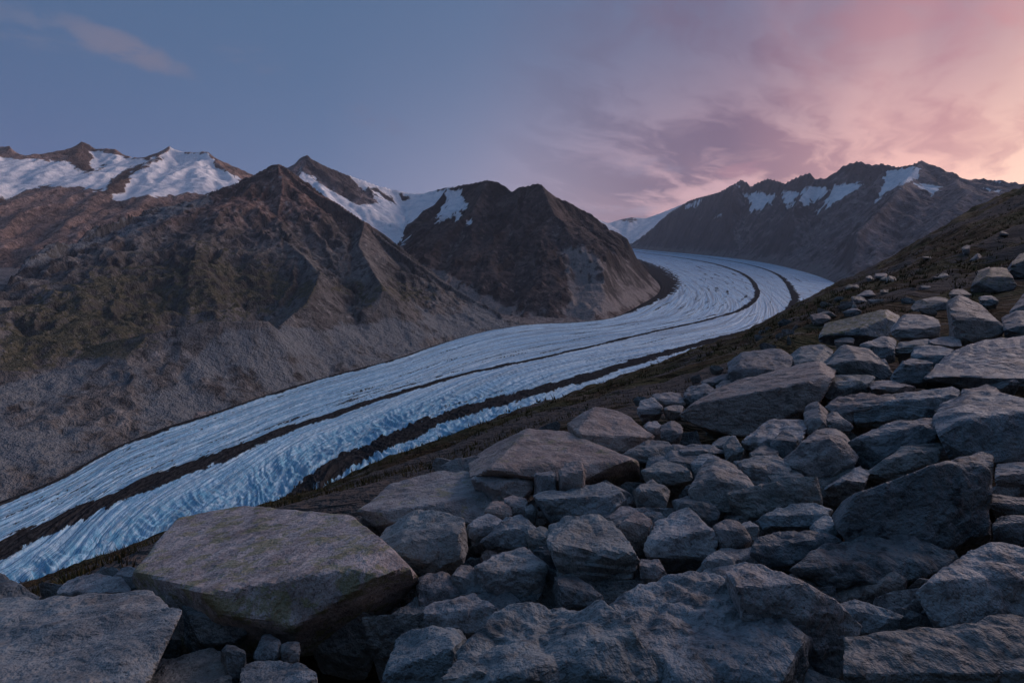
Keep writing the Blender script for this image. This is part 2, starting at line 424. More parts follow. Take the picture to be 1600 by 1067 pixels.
def mountain_mat(name, rock_a, rock_b, grass_a, grass_b, pale, scale, russet=None):
    m, N = new_mat(name)
    p = N.add('ShaderNodeNewGeometry').outputs['Position']
    n1 = N.noise(p, .004 * scale, 5.0, .6, .3)
    n2 = N.noise(N.scale(p, (1, 1, .35)), .03 * scale, 4.0, .66, .2)
    n3 = N.noise(p, .11 * scale, 3.0, .7)
    rock = N.mix(N.step(n1, .36, .64), rock_a, rock_b)
    if russet:                                              # redder rock colour higher up
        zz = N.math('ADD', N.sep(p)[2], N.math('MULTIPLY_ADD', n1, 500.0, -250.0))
        rock = N.mix(N.step(zz, *russet, 0, 1), rock, N.mix(N.step(n2, .36, .64), (.155, .098, .080), (.31, .205, .170)))
    rock = N.mix(N.step(n2, .50, .34, 0, .85), rock, tuple(c * .35 for c in rock_a))
    rock = N.mix(N.step(n2, .55, .68, 0, .8), rock, tuple(min(1, c * 1.75) for c in rock_b))
    gr = N.mix(N.step(n2, .38, .62), grass_a, grass_b)
    gr = N.mix(N.step(n3, .57, .72, 0, .75), gr, tuple(c * 1.6 for c in rock_b))
    vg = N.step(N.math('ADD', N.attr('grass'), N.math('MULTIPLY_ADD', n2, 1.6, -.8)), .25, .7)
    col = N.mix(vg, rock, gr)
    pl = N.mix(N.step(n3, .40, .64), tuple(c * .80 for c in pale), pale)
    pm = N.step(N.math('ADD', N.attr('scree'), N.math('MULTIPLY_ADD', n2, 1.1, -.55)), .25, .75)
    col = N.mix(pm, col, pl)
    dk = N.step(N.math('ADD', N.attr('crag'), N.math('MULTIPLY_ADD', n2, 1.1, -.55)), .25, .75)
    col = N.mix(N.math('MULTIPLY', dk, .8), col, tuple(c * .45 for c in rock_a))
    sm = N.step(N.math('ADD', N.attr('snow'), N.math('MULTIPLY_ADD', N.noise(p, .012 * scale, 5.0, .68), 1.5, -.75)), .34, .64)
    snow = N.mix(N.step(N.noise(N.scale(p, (1, 1, 2.5)), .016 * scale, 3.0, .6, .4), .35, .62), (.72, .76, .80), (.92, .92, .93))
    col = N.mix(sm, col, snow)
    h = N.math('MULTIPLY', N.math('ADD', N.math('MULTIPLY', n2, 34.0), N.math('MULTIPLY', n3, 14.0)), N.math('MULTIPLY_ADD', sm, -.75, 1.0))
    finish(N, col, .93, h, .85, 1.0 / scale, .1)
    return m

def prof_lin(t): return 1 - t
def mountain(name, label, box, step, ridges, mat, snow=(), grass=(), scree=(), crag=(), trim=0.0, rough=1.0, seed=0, shore=True, floor=-60.0, prof=1.0, grass_z=None, gully=1.0, arete=70.0, ero=.095):
    x0, x1, y0, y1 = box
    xs = np.arange(x0, x1, step); ys = np.arange(y0, y1, step)
    X, Y = np.meshgrid(xs, ys)
    wx = X + 30 * rough * fbm(X / 260, Y / 260, 0, 3, .5, seed + 5); wy = Y + 30 * rough * fbm(X / 260, Y / 260, 9.5, 3, .5, seed + 6)
    g = ice_z(Y)
    dg = ice_dist(X, Y) if shore else None
    H = np.full(X.shape, -1e9); D = np.zeros(X.shape)
    near_d = np.full(X.shape, 1e18); beyond = np.zeros(X.shape, bool); cap = np.full(X.shape, -1e9)
    for ri, (pts, sl) in enumerate(ridges):
        ar = arete * (1.0 if ri == 0 else .22)
        P = np.array([at(*p) for p in pts]); arc0 = 0.0
        bd = np.full(X.shape, 1e18); bz = np.zeros(X.shape); ba = np.zeros(X.shape); bs = -np.inf * np.ones(X.shape)
        for i in range(len(P) - 1):
            a, b = P[i], P[i + 1]; v = b - a; L = math.hypot(v[0], v[1])
            # warp fades out at the crest itself so that the skyline stays put
            u = np.clip(((X - a[0]) * v[0] + (Y - a[1]) * v[1]) / (L * L + 1e-9), 0, 1)
            d = np.hypot(X - a[0] - u * v[0], Y - a[1] - u * v[1])
            f = np.clip(d / 220, 0, 1); Xw = X + (wx - X) * f; Yw = Y + (wy - Y) * f
            u = np.clip(((Xw - a[0]) * v[0] + (Yw - a[1]) * v[1]) / (L * L + 1e-9), 0, 1)
            d = np.hypot(Xw - a[0] - u * v[0], Yw - a[1] - u * v[1])
            zc = a[2] + u * v[2]
            if sl is None:
                tau = d / (d + np.maximum(dg, 0) + 1e-6)
                sc = g + (zc - g) * (1 - tau) ** prof - ar * (1 - np.exp(-d / 75)) * (1 - tau) ** .7 * np.clip((zc - g) / 300, 0, 1)
                if ri == 0:                               # the far side of the crest drops away steeply
                    far = v[0] * (Yw - a[1]) - v[1] * (Xw - a[0]) > 0
                    sc = np.where(far, np.minimum(sc, zc - .85 * d - .5 * ar * (1 - np.exp(-d / 75))), sc)
            else:
                sc = zc - sl * d - ar * (1 - np.exp(-d / 75))
            w = sc > bs
            if ri == 0 and sl is None:                    # remember which ground lies beyond the main crest, by its nearest stretch
                nd = d < near_d; near_d = np.where(nd, d, near_d); beyond = np.where(nd, far, beyond)
                cap = np.maximum(cap, zc - .85 * d)
            bs = np.where(w, sc, bs); bd = np.where(w, d, bd); bz = np.where(w, zc, bz); ba = np.where(w, arc0 + u * L, ba)
            arc0 += L
        AR = ar
        gl = ((ridged(ba / 230, bd / 1400, ri * 7.7, 4, .5, seed + 11) - .45) * .035) * gully
        jag = (5.5 * pn(ba / 26, bd / 60, ri, seed + 13) + 9 * pn(ba / 75, bd / 200, ri, seed + 14)) * np.exp(-bd / 60) * (min(step, 18) / 12) * .8
        if sl is None:
            tau = bd / (bd + np.maximum(dg, 0) + 1e-6)
            k = (1 - tau) ** prof
            far_drop = np.maximum((g + (bz - g) * k - AR * (1 - np.exp(-bd / 75)) * (1 - tau) ** .7 * np.clip((bz - g) / 300, 0, 1)) - bs, 0)
            h = g + ((bz - g) * k - AR * (1 - np.exp(-bd / 75)) * (1 - tau) ** .7 * np.clip((bz - g) / 300, 0, 1)) * (1 + gl * np.minimum(1, tau * 5) * np.minimum(1, (1 - tau) * 3)) + jag - far_drop
        else:
            h = bz - sl * bd * (1 + gl * 1.3) - AR * (1 - np.exp(-bd / 75)) + jag
        if sl is None: h = np.where(beyond, np.minimum(h, cap), h)
        w = h > H
        H = np.where(w, h, H); D = np.where(w, bd, D)
    near = np.minimum(1, D / 220)
    H = H + rough * near * (13 * (ridged(X / 210, Y / 210, 0, 5, .52, seed + 1) - .9) + 4 * ridged(X / 85, Y / 85, 0, 2, .5, seed + 2) + 3.0 * ridged(X / 33, Y / 33, 0, 2, .6, seed + 3) - 6)
    H0 = H
    He, rib = gullies(H, X, Y, step, (420, 210, 105, 52, 26, 14), ero, seed + 9)
    ke = np.minimum(1, .18 + D / 260)
    if shore: ke = ke * (.22 + .78 * sstep(H0 - g, 30, 260))
    H = H0 + (He - H0) * ke
    if shore:
        dp = np.maximum(dg, 0)
        H = np.minimum(H, g + 2 + dp * (.62 + .3 * pn(X / 160, Y / 160, 0, seed + 4)) + dp * dp / 350 + rough * 2 * pn(X / 30, Y / 30, 0, seed + 7))
        H = np.where(dg < 0, g + np.maximum(dg * .8, -70) , H)
    keep = (H > g + floor)
    if shore: keep &= dg > -40
    px = CX + X / Y * FPX; py = HY - H / Y * FPX
    jx = px + 5 * fbm(X / 120, Y / 120, H / 120, 3, .6, seed + 31); jy = py + 4 * fbm(X / 120, Y / 120, H / 120 + 7, 3, .6, seed + 32)
    def patch(polys, soft=6.0):
        m = np.zeros(X.shape)
        for P in polys:
            d = seg_dist(jx, jy, P, True); ins = inside(jx, jy, P)
            m = np.maximum(m, np.clip(.5 + np.where(ins, d, -d) / soft, 0, 1))
        return m
    gz, gx = np.gradient(H, step); slope = np.hypot(gz, gx)
    sn = (1 - patch(crag, 8)) * np.clip(patch(snow, 9) - .22 * rib - .32 * sstep(slope, .95, 1.5) + .16, 0, 1) * (patch(snow, 3) > 0)
    above = H - g
    gr = patch(grass, 60)
    if grass_z: gr = np.maximum(gr, (1 - sstep(H, *grass_z)) * (1 - .6 * sstep(slope, .65, 1.0)))
    sc_ = patch(scree, 14)
    if trim > 0:
        tr = 1 - sstep(above + 60 * fbm(X / 300, Y / 300, 0, 3, .55, seed + 41), trim * .75, trim * 1.1)
        gr = gr * (1 - tr); sc_ = np.maximum(sc_, tr * (.55 + .60 * fbm(X / 190, Y / 190, H / 90, 3, .6, seed + 42)))
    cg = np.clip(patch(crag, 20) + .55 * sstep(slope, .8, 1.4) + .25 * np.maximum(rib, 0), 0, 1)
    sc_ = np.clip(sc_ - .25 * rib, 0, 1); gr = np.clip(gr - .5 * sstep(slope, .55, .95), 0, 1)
    V = np.stack([X, Y, H], -1).reshape(-1, 3)
    A = {'snow': sn.ravel(), 'grass': gr.ravel(), 'scree': sc_.ravel(), 'crag': cg.ravel()}
    F = grid_faces(*X.shape, keep=keep)
    V, F, A = compact(V, F, A)
    o = mesh_obj(name, V, F, mat, True, A)
    tag(o, label, 'structure')
    return o

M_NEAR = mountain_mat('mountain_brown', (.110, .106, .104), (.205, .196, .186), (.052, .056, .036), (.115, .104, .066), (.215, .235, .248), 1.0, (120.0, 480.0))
M_DARK = mountain_mat('mountain_dark', (.052, .048, .050), (.125, .098, .090), (.06, .055, .042), (.10, .08, .065), (.32, .29, .275), .8)
M_FAR = mountain_mat('mountain_far', (.155, .135, .140), (.285, .235, .228), (.07, .065, .06), (.11, .09, .085), (.26, .235, .225), .5)
M_SNOW = mountain_mat('mountain_snowy', (.20, .142, .120), (.34, .235, .195), (.08, .07, .05), (.13, .11, .08), (.34, .29, .28), .55)

# big brown pyramid on the left bank
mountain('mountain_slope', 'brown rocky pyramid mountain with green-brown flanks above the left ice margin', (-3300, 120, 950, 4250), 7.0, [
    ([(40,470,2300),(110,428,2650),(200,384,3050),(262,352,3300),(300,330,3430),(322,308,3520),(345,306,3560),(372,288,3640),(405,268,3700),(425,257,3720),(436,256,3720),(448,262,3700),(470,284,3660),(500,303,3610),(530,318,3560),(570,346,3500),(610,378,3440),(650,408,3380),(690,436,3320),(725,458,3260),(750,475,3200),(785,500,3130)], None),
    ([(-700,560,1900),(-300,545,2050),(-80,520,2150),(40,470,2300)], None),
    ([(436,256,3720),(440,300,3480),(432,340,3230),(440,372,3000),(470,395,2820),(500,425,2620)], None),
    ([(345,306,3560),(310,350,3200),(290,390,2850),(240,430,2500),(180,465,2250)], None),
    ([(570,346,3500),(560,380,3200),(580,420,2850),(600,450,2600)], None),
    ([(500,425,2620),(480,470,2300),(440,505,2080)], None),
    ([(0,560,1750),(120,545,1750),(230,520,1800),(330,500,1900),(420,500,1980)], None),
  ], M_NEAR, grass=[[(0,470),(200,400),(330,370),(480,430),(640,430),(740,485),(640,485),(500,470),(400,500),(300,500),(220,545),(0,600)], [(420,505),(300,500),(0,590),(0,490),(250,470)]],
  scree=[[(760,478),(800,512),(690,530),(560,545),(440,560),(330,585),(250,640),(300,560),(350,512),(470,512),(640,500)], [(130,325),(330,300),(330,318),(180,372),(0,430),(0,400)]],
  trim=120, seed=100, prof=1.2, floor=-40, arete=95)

# pointed mountain in the inside of the bend
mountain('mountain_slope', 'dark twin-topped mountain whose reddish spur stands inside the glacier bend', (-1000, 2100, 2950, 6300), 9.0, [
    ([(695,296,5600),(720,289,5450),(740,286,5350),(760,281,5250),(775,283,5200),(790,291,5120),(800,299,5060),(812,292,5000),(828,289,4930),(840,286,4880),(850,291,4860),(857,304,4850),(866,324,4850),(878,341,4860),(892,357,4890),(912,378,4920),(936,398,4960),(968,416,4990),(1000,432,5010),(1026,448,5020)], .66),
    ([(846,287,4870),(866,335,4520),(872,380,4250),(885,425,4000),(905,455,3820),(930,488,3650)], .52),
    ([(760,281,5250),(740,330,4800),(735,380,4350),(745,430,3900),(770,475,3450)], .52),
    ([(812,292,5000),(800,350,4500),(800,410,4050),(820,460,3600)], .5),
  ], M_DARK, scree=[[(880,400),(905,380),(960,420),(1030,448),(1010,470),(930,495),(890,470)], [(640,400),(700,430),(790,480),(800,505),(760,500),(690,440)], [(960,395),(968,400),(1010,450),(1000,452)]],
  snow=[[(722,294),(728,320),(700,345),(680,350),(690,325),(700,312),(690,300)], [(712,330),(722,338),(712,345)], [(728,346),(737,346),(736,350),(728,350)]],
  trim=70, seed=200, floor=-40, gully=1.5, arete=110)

# snowy basin with a dark pointed peak behind the two front mountains
mountain('snowy_mountain', 'dark pointed peak and white snow basin between the two front mountains', (-3200, 500, 3900, 7600), 15.0, [
    ([(380,300,6300),(420,285,6250),(440,268,6200),(460,258,6180),(470,246,6160),(480,242,6150),(490,248,6160),(505,257,6200),(525,266,6250),(560,279,6350),(590,290,6420),(615,296,6480),(640,302,6500),(660,302,6500),(680,297,6400),(700,292,6200),(720,292,6000)], .55),
    ([(480,242,6150),(520,300,5700),(560,320,5450)], .9),
    ([(500,345,4600),(620,412,4300),(700,445,4100)], .5),
    ([(720,292,6000),(690,350,5200),(650,400,4500)], .45),
  ], M_FAR, snow=[[(470,262),(500,288),(540,312),(560,320),(590,318),(578,300),(560,290),(520,272),(500,256),(510,252),(560,276),(620,294),(660,300),(690,296),(725,290),(725,315),(700,348),(672,362),(650,388),(630,388),(590,370),(560,345),(500,305),(470,280)]],
  crag=[[(484,244),(545,275),(560,300),(552,312),(520,290),(480,262)], [(578,293),(600,310),(620,322),(612,308),(590,296)], [(618,297),(640,312),(630,313)]], seed=300, shore=False, floor=120, gully=.6)

# snow range at the far left
mountain('snowy_mountain', 'pink-lit snowfields and reddish crags of the far range on the skyline at left', (-8600, -1500, 2700, 7900), 20.0, [
    ([(-300,250,7600),(-120,228,7400),(-40,236,7300),(0,229,7250),(14,228,7220),(24,238,7200),(38,242,7180),(60,248,7150),(88,246,7100),(112,234,7050),(122,224,7020),(128,221,7000),(138,226,7000),(150,233,7000),(165,231,6990),(180,233,6980),(196,243,6980),(222,247,6960),(245,238,6930),(264,229,6900),(275,234,6900),(300,238,6880),(324,236,6850),(334,246,6820),(350,256,6800),(366,262,6780),(380,271,6750),(400,276,6700),(440,290,6600)], .42),
    ([(128,221,7000),(125,262,6600),(140,270,6500)], .8),
    ([(264,236,6850),(235,254,6500),(200,268,6250),(175,290,5950),(170,302,5800)], .62),
    ([(324,238,6800),(350,262,6500),(370,282,6200)], .7),
    ([(60,296,5900),(90,293,5800),(130,292,5750),(155,300,5700)], .62),
    ([(-100,310,5900),(0,305,5900),(60,298,5900)], .5),
  ], M_SNOW, snow=[[(-200,250),(0,246),(60,252),(112,252),(135,266),(142,262),(140,238),(150,234),(170,240),(192,244),(230,252),(258,238),(268,230),(300,239),(322,238),(335,258),(372,278),(380,290),(330,300),(225,308),(180,312),(172,300),(110,292),(60,290),(0,316),(-200,320)]],
  crag=[[(100,240),(122,226),(130,222),(142,235),(140,262),(150,268),(170,255),(140,270),(120,265)], [(165,300),(172,282),(205,262),(262,245),(235,258),(205,270),(195,300)]], seed=400, shore=False, floor=-1e9, gully=.7)

# range on the right bank
mountain('mountain_range', 'long dark blue range with hanging snow patches behind the far bend of the ice', (700, 9300, 4700, 17500), 26.0, [
    ([(945,392,17000),(965,372,16300),(985,353,15600),(1010,344,15000),(1035,337,14400),(1055,326,13900),(1078,312,13400),(1100,306,13000),(1122,300,12600),(1142,289,12200),(1158,280,11900),(1168,284,11700),(1172,291,11600),(1185,284,11350),(1200,278,11100),(1212,281,10900),(1226,286,10700),(1245,276,10400),(1264,269,10100),(1275,279,9900),(1290,277,9650),(1304,270,9400),(1318,258,9200),(1340,251,8900),(1360,257,8750),(1380,255,8600),(1400,260,8450),(1420,258,8300),(1440,250,8150),(1455,258,8050),(1472,267,7950),(1490,274,7850),(1505,283,7750),(1535,282,7600),(1565,280,7450),(1580,288,7400),(1592,298,7350),(1625,296,7250),(1680,262,7100),(1760,215,6900)], None),  # crest past the right edge raised to keep sun off the valley
    ([(1440,250,8150),(1420,275,7700),(1408,291,7000),(1385,318,6600),(1340,360,6000),(1290,405,5500)], None),
    ([(1490,274,7850),(1500,292,6900),(1518,298,6300),(1480,330,5900),(1430,380,5500),(1370,425,5150)], None),
    ([(1275,279,9900),(1235,330,8800),(1180,375,8600)], None),
    ([(1158,280,11900),(1120,330,10900),(1080,370,10400)], None),
  ], M_FAR, snow=[[(1160,304),(1185,299),(1214,303),(1206,320),(1185,328),(1172,333),(1172,318)], [(1220,297),(1246,299),(1242,318),(1228,328)], [(1252,294),(1275,292),(1302,294),(1280,312),(1250,328)], [(1302,288),(1352,286),(1335,300),(1300,318),(1276,333),(1300,305)],
      [(1384,270),(1410,261),(1436,262),(1434,278),(1410,288),(1388,300),(1366,316),(1380,292)], [(1428,286),(1472,292),(1456,306),(1440,298)], [(1064,328),(1085,312),(1106,309),(1086,324)], [(1110,342),(1130,334),(1128,340)], [(1148,292),(1160,287),(1156,297)], [(1546,281),(1566,281),(1560,286)], [(1538,295),(1566,297),(1560,300)], [(1000,346),(1040,336),(1056,330),(1030,340)]],
  trim=90, seed=500, prof=1.15, floor=-40, rough=1.6, gully=1.4)

# unseen range past the right edge, added and raised to shade the valley
mountain('mountain_range', 'unseen range added past the right edge to shade the valley', (5500, 13500, 1000, 8200), 70.0, [
    ([(1690,262,7050),(1760,215,6900),(1850,180,6700),(2000,150,6400),(2300,100,5800),(2700,60,5000),(3300,40,4000),(4300,20,2900),(6000,20,2000)], .5),
  ], M_FAR, seed=550, shore=False, floor=-1e9, rough=1.4)

# knob behind the bend and the ice plateau at the head of the valley
mountain('mountain_slope', 'small dark rock shoulder peeping out behind the reddish spur', (400, 2600, 6300, 8600), 18.0, [
    ([(860,330,7600),(895,336,7500),(912,337,7450),(924,339,7400),(936,344,7350),(944,354,7300),(953,374,7250),(966,398,7200),(975,412,7150)], .85),
  ], M_DARK, seed=600, shore=False, floor=-400)
mountain('snowy_mountain', 'distant white ice saddle at the head of the valley', (500, 7500, 15000, 22500), 50.0, [
    ([(820,330,21000),(885,326,20500),(905,331,20300),(930,346,20000),(950,349,20000),(970,343,20000),(985,340,20000),(1010,341,20000),(1030,334,20000),(1070,318,20000),(1120,310,20000)], .42),
  ], M_FAR, snow=[[(700,280),(1250,280),(1250,420),(700,420)]], crag=[[(965,343),(985,339),(1000,343),(985,346)]], seed=700, shore=False, floor=-1e9, gully=.3, rough=.8, arete=20)

# rising ground under everything: side valleys and the far banks
def build_valley():
    xs = np.arange(-9000, 10000, 90.0); ys = np.arange(200, 22000, 90.0)
    X, Y = np.meshgrid(xs, ys)
    dg = ice_dist(X, Y); g = ice_z(Y)
    H = g + np.where(dg > 0, -3 + .10 * dg, np.maximum(dg * .5, -90)) + 14 * fbm(X / 400, Y / 400, 0, 4, .5, 901) * sstep(dg, 30, 300)
    H = np.minimum(H, g + 260)
    H = np.where((X > -Y * .2 - 300) & (Y < 2600) & (dg > 0), g - 120, H)
    z = np.zeros(X.size)
    V, F, A = compact(np.stack([X, Y, H], -1).reshape(-1, 3), grid_faces(*X.shape), {'snow': z, 'grass': z, 'scree': z + .6, 'crag': z})
    tag(mesh_obj('valley_floor', V, F, M_DARK, True, A), 'grey rubble floor of the side valley beside the glacier', 'structure')
build_valley()
# ------------------------------------------------------------------ the viewer's own slope
GZ0, GA, GB = -2.0, 0.126, -0.07               # boulder field: z = -2 + .126 x - .07 y
def field_z(X, Y): return GZ0 + GA * X + GB * Y
CREST = np.array([(-900,1180,22),(-300,1010,25),(60,917,30),(215,864,34),(330,826,40),(500,784,60),(600,737,90),(740,681,130),(850,641,170),(940,612,200),(1060,567,260),(1170,525,320),(1250,480,380),(1300,452,400),(1350,430,395),(1400,404,380),(1450,374,350),(1500,344,320),(1560,315,300),(1600,299,280),(1700,245,260),(1900,110,230),(2300,-320,200),(3000,-950,180),(5000,-2300,160),(9000,-4500,140)], float)  # last rows lie out of view, raised to keep sun off the boulders
EDGE = np.array([(-900,6),(0,6),(300,8),(500,9),(700,10),(850,12),(1040,14),(1170,18),(1280,25),(1400,34),(1600,44),(9000,44)], float)
def hill_Y(px, py):
    """forward distance of the heath slope under a survey pixel"""
    hit = HILL[0].ray_cast(Vector((0, 0, 0)), Vector(((px - CX) / FPX, 1.0, (HY - py) / FPX)).normalized())
    return hit[0].y if hit[0] else 60.0
HILL = []
def build_hillside():
    ny, nx = 430, 420
    Yr = np.geomspace(1.2, 1500, ny); U = np.concatenate([np.linspace(-1.6, 1.3, 400), 1.3 * 1.075 ** np.arange(1, 29)]); nx = len(U)
    UU, Y = np.meshgrid(U, Yr); X = UU * (Y + 1.0)
    px = CX + X / Y * FPX
    pxc = np.clip(px, -900, 9000)
    tc = (np.interp(pxc, CREST[:, 0], CREST[:, 1]) - HY) / FPX
    Yc = np.interp(pxc, CREST[:, 0], CREST[:, 2]); Ye = np.interp(pxc, EDGE[:, 0], EDGE[:, 1])
    Xe = X / Y * Ye
    te = -(field_z(Xe, Ye) - .5) / Ye
    w = np.clip((np.log(Y) - np.log(Ye)) / (np.log(Yc) - np.log(Ye)), 0, 1)
    w = 1 - (1 - w) ** 1.6
    t = te + (tc - te) * w
    Z = np.where(Y < Ye, field_z(X, Y) - .5 - .5 * (1 - sstep(Y, .6 * Ye, Ye)), -t * Y)
    beyond = np.maximum(Y - Yc, 0)
    Zc = -tc * Yc
    Z = np.where(Y > Yc, Zc - tc * np.minimum(beyond, 12) - .80 * np.maximum(beyond - 4, 0) * sstep(beyond, 0, 30), Z)
    Z = np.maximum(Z, -620)
    amp = np.clip(Y * .012, .03, 5) * (.3 + .7 * sstep(Y, 6, 30))
    # ribs of turf and rock running down the slope to the left
    a = (X * .86 + Y * .5); b = (-X * .5 + Y * .86)
    L = np.clip(Y / 14, .8, 30)
    for sc, k in ((26., 1.0), (7., .45), (2.2, .2)):
        Z = Z + np.minimum(amp, sc * .09) * 1.2 * (ridged(a / sc / 3.2, b / sc, 0, 2, .5, int(sc * 10)) - .5) * sstep(Y, sc * .5, sc * 2)
    Z = Z + amp * .45 * fbm(X / 9, Y / 9, 0, 3, .55, 77)
    gz = np.clip(.5 + .9 * fbm(X / 30, Y / 30, 0, 4, .6, 78), 0, 1)
    m, N = new_mat('heath_slope')
    p = N.add('ShaderNodeNewGeometry').outputs['Position']
    rot = N.add('ShaderNodeMapping'); N.put(rot.inputs[0], p); rot.inputs['Rotation'].default_value = (0, 0, math.radians(-30)); rot.inputs['Scale'].default_value = (.28, 1, 1)
    pr = rot.outputs[0]
    n1 = N.noise(pr, .12, 5.0, .65, .4); n2 = N.noise(pr, .9, 4.0, .7, .3); n3 = N.noise(p, 4.0, 3.0, .7)
    c = N.ramp(n1, [(.32, (.034, .026, .016)), (.45, (.092, .062, .038)), (.55, (.082, .080, .040)), (.66, (.165, .128, .090))])
    c = N.mix(N.step(n2, .47, .36, 0, .9), c, (.012, .010, .007))
    c = N.mix(N.step(n2, .55, .66, 0, .9), c, (.21, .18, .145))
    c = N.mix(N.step(n3, .56, .72, 0, .5), c, (.10, .10, .055))
    stone = N.step(N.math('ADD', N.attr('stony'), N.math('MULTIPLY_ADD', n2, 1.2, -.6)), .62, .8)
    c = N.mix(stone, c, N.mix(n3, (.07, .06, .055), (.19, .165, .15)))
    h = N.math('ADD', N.math('MULTIPLY', n2, 1.6), N.math('MULTIPLY', n3, .35))
    finish(N, c, .95, h, .9, 1.0, .05)
    V = np.stack([X, Y, Z], -1).reshape(-1, 3)
    HILL.append(BVHTree.FromPolygons(V.tolist(), grid_faces(ny, nx).tolist()))
    o = mesh_obj('hillside', V, grid_faces(ny, nx), m, True, {'stony': gz.ravel()})
    # tufts of heath grass on the slope
    rg = np.random.RandomState(3); cand = rg.randint(0, X.size, 60000)
    cx_, cy_, cz_ = X.ravel()[cand], Y.ravel()[cand], Z.ravel()[cand]
    pxx = CX + cx_ / cy_ * FPX
    ok = (pxx > -40) & (pxx < 1660) & (cy_ > (Ye.ravel()[cand]) * .8) & (cy_ < np.minimum(Yc.ravel()[cand] * 1.02, 210)) & (fbm(cx_ / 6, cy_ / 6, 0, 2, .5, 81) > -.15)
    cx_, cy_, cz_ = cx_[ok], cy_[ok], cz_[ok]
    k = len(cx_); bl = 7
    sz = (.10 + .12 * rg.rand(k)) * np.clip(cy_ / 22, .8, 3.2)
    ja = rg.rand(k, bl) * 6.283; jr = rg.rand(k, bl) * .55; ln = .55 + .6 * rg.rand(k, bl); lean = rg.rand(k, bl) * .8
    bx_ = cx_[:, None] + sz[:, None] * jr * np.cos(ja) + (rg.rand(k, 1) - .5) * cy_[:, None] * .012; by_ = cy_[:, None] + sz[:, None] * jr * np.sin(ja); bz_ = np.repeat(cz_[:, None] - .06, bl, 1)
    tw = ja + 1.6 * rg.rand(k, bl); wd = sz[:, None] * .10
    P0 = np.stack([bx_ - wd * np.cos(tw), by_ - wd * np.sin(tw), bz_], -1); P1 = np.stack([bx_ + wd * np.cos(tw), by_ + wd * np.sin(tw), bz_], -1)
    P2 = np.stack([bx_ + sz[:, None] * lean * np.cos(ja), by_ + sz[:, None] * lean * np.sin(ja), bz_ + sz[:, None] * ln], -1)
    GV = np.stack([P0, P1, P2], 2).reshape(-1, 3); GF = np.arange(len(GV)).reshape(-1, 3)
    tone = np.repeat(rg.rand(k), bl * 3)
    gm, G = new_mat('heath_grass')
    finish(G, G.ramp(G.attr('tone'), [(0, (.030, .030, .012)), (.45, (.085, .062, .030)), (.8, (.090, .092, .036)), (1, (.17, .13, .075))]), .9, spec=.1)
    tag(mesh_obj('heath_grass', GV, GF, gm, False, {'tone': tone}), 'dry brown and olive heath tufts covering the slope above the glacier', 'stuff')
    tag(o, 'steep dark brown heath slope falling to the glacier behind the boulders', 'structure')
build_hillside()
def build_bank():
    # unseen ground to the rear, added and steepened to shade the boulders' front faces
    xs = np.concatenate([-np.geomspace(400, 1, 60), np.linspace(-.8, .8, 5), np.geomspace(1, 900, 70)]); ys = np.concatenate([[1.35], 1.2 - np.geomspace(.05, 500, 90)])
    X, Y = np.meshgrid(xs, ys)
    Z = GZ0 + GA * X + GB * np.maximum(Y, -1e9) * 1.0 - 1.0 + .62 * np.maximum(-Y - 2.5, 0) + .10 * np.maximum(X - 10, 0) * sstep(-Y, 0, 60)
    Z = Z + np.clip(-Y * .02, 0, 5) * fbm(X / 12, Y / 12, 0, 4, .55, 79)
    tag(mesh_obj('hillside', np.stack([X, Y, Z], -1).reshape(-1, 3), grid_faces(*X.shape)[:, ::-1], bpy.data.materials['heath_slope'], True, {'stony': np.full(X.size, .5)}), 'unseen slope added behind the viewpoint, steepened to shade the boulder fronts', 'structure')
build_bank()

# ------------------------------------------------------------------ air in the valley
def build_haze():
    x0, x1, y0, y1, z0, z1 = -12000, 15000, -400, 24000, -800, 2700
    V = [(x, y, z) for x in (x0, x1) for y in (y0, y1) for z in (z0, z1)]
    F = [(0, 1, 3, 2), (4, 6, 7, 5), (0, 4, 5, 1), (2, 3, 7, 6), (0, 2, 6, 4), (1, 5, 7, 3)]
    m = bpy.data.materials.new('valley_air'); m.use_nodes = True; m.node_tree.nodes.clear(); N = NT(m.node_tree)
    v = N.add('ShaderNodeVolumePrincipled'); v.inputs['Color'].default_value = (.80, .87, 1.0, 1); v.inputs['Density'].default_value = HAZE
    o = N.add('ShaderNodeOutputMaterial'); N.l.new(v.outputs[0], o.inputs['Volume'])
    h = mesh_obj('haze', V, F, m, False)
    tag(h, 'thin bluish evening air filling the valley', 'stuff')
HAZE = 1.7e-5
build_haze()
# ------------------------------------------------------------------ boulders
_geo = {}
def geodesic(f):
    """unit sphere from an icosahedron, each face cut f times"""
    if f in _geo: return _geo[f]
    bm = bmesh.new(); bmesh.ops.create_icosphere(bm, subdivisions=1, radius=1.0)
    bm.verts.ensure_lookup_table()
    V0 = np.array([v.co[:] for v in bm.verts]); F0 = np.array([[v.index for v in fc.verts] for fc in bm.faces]); bm.free()
    pts, tris, off = [], [], 0
    ij = [(i, j) for i in range(f + 1) for j in range(f + 1 - i)]
    ix = {p: k for k, p in enumerate(ij)}
    W = np.array([(f - i - j, i, j) for i, j in ij]) / f
    T = [(ix[i, j], ix[i + 1, j], ix[i, j + 1]) for i in range(f) for j in range(f - i)] + [(ix[i + 1, j], ix[i + 1, j + 1], ix[i, j + 1]) for i in range(f) for j in range(f - i - 1)]
    T = np.array(T)
    for a, b, c in F0:
        P = W @ V0[[a, b, c]]; pts.append(P / np.linalg.norm(P, axis=1, keepdims=True)); tris.append(T + off); off += len(P)
    P = np.concatenate(pts); T = np.concatenate(tris)
    _, first, inv = np.unique(np.round(P * 1e5).astype(np.int64), axis=0, return_index=True, return_inverse=True)
    _geo[f] = (P[first], inv.ravel()[T])
    return _geo[f]

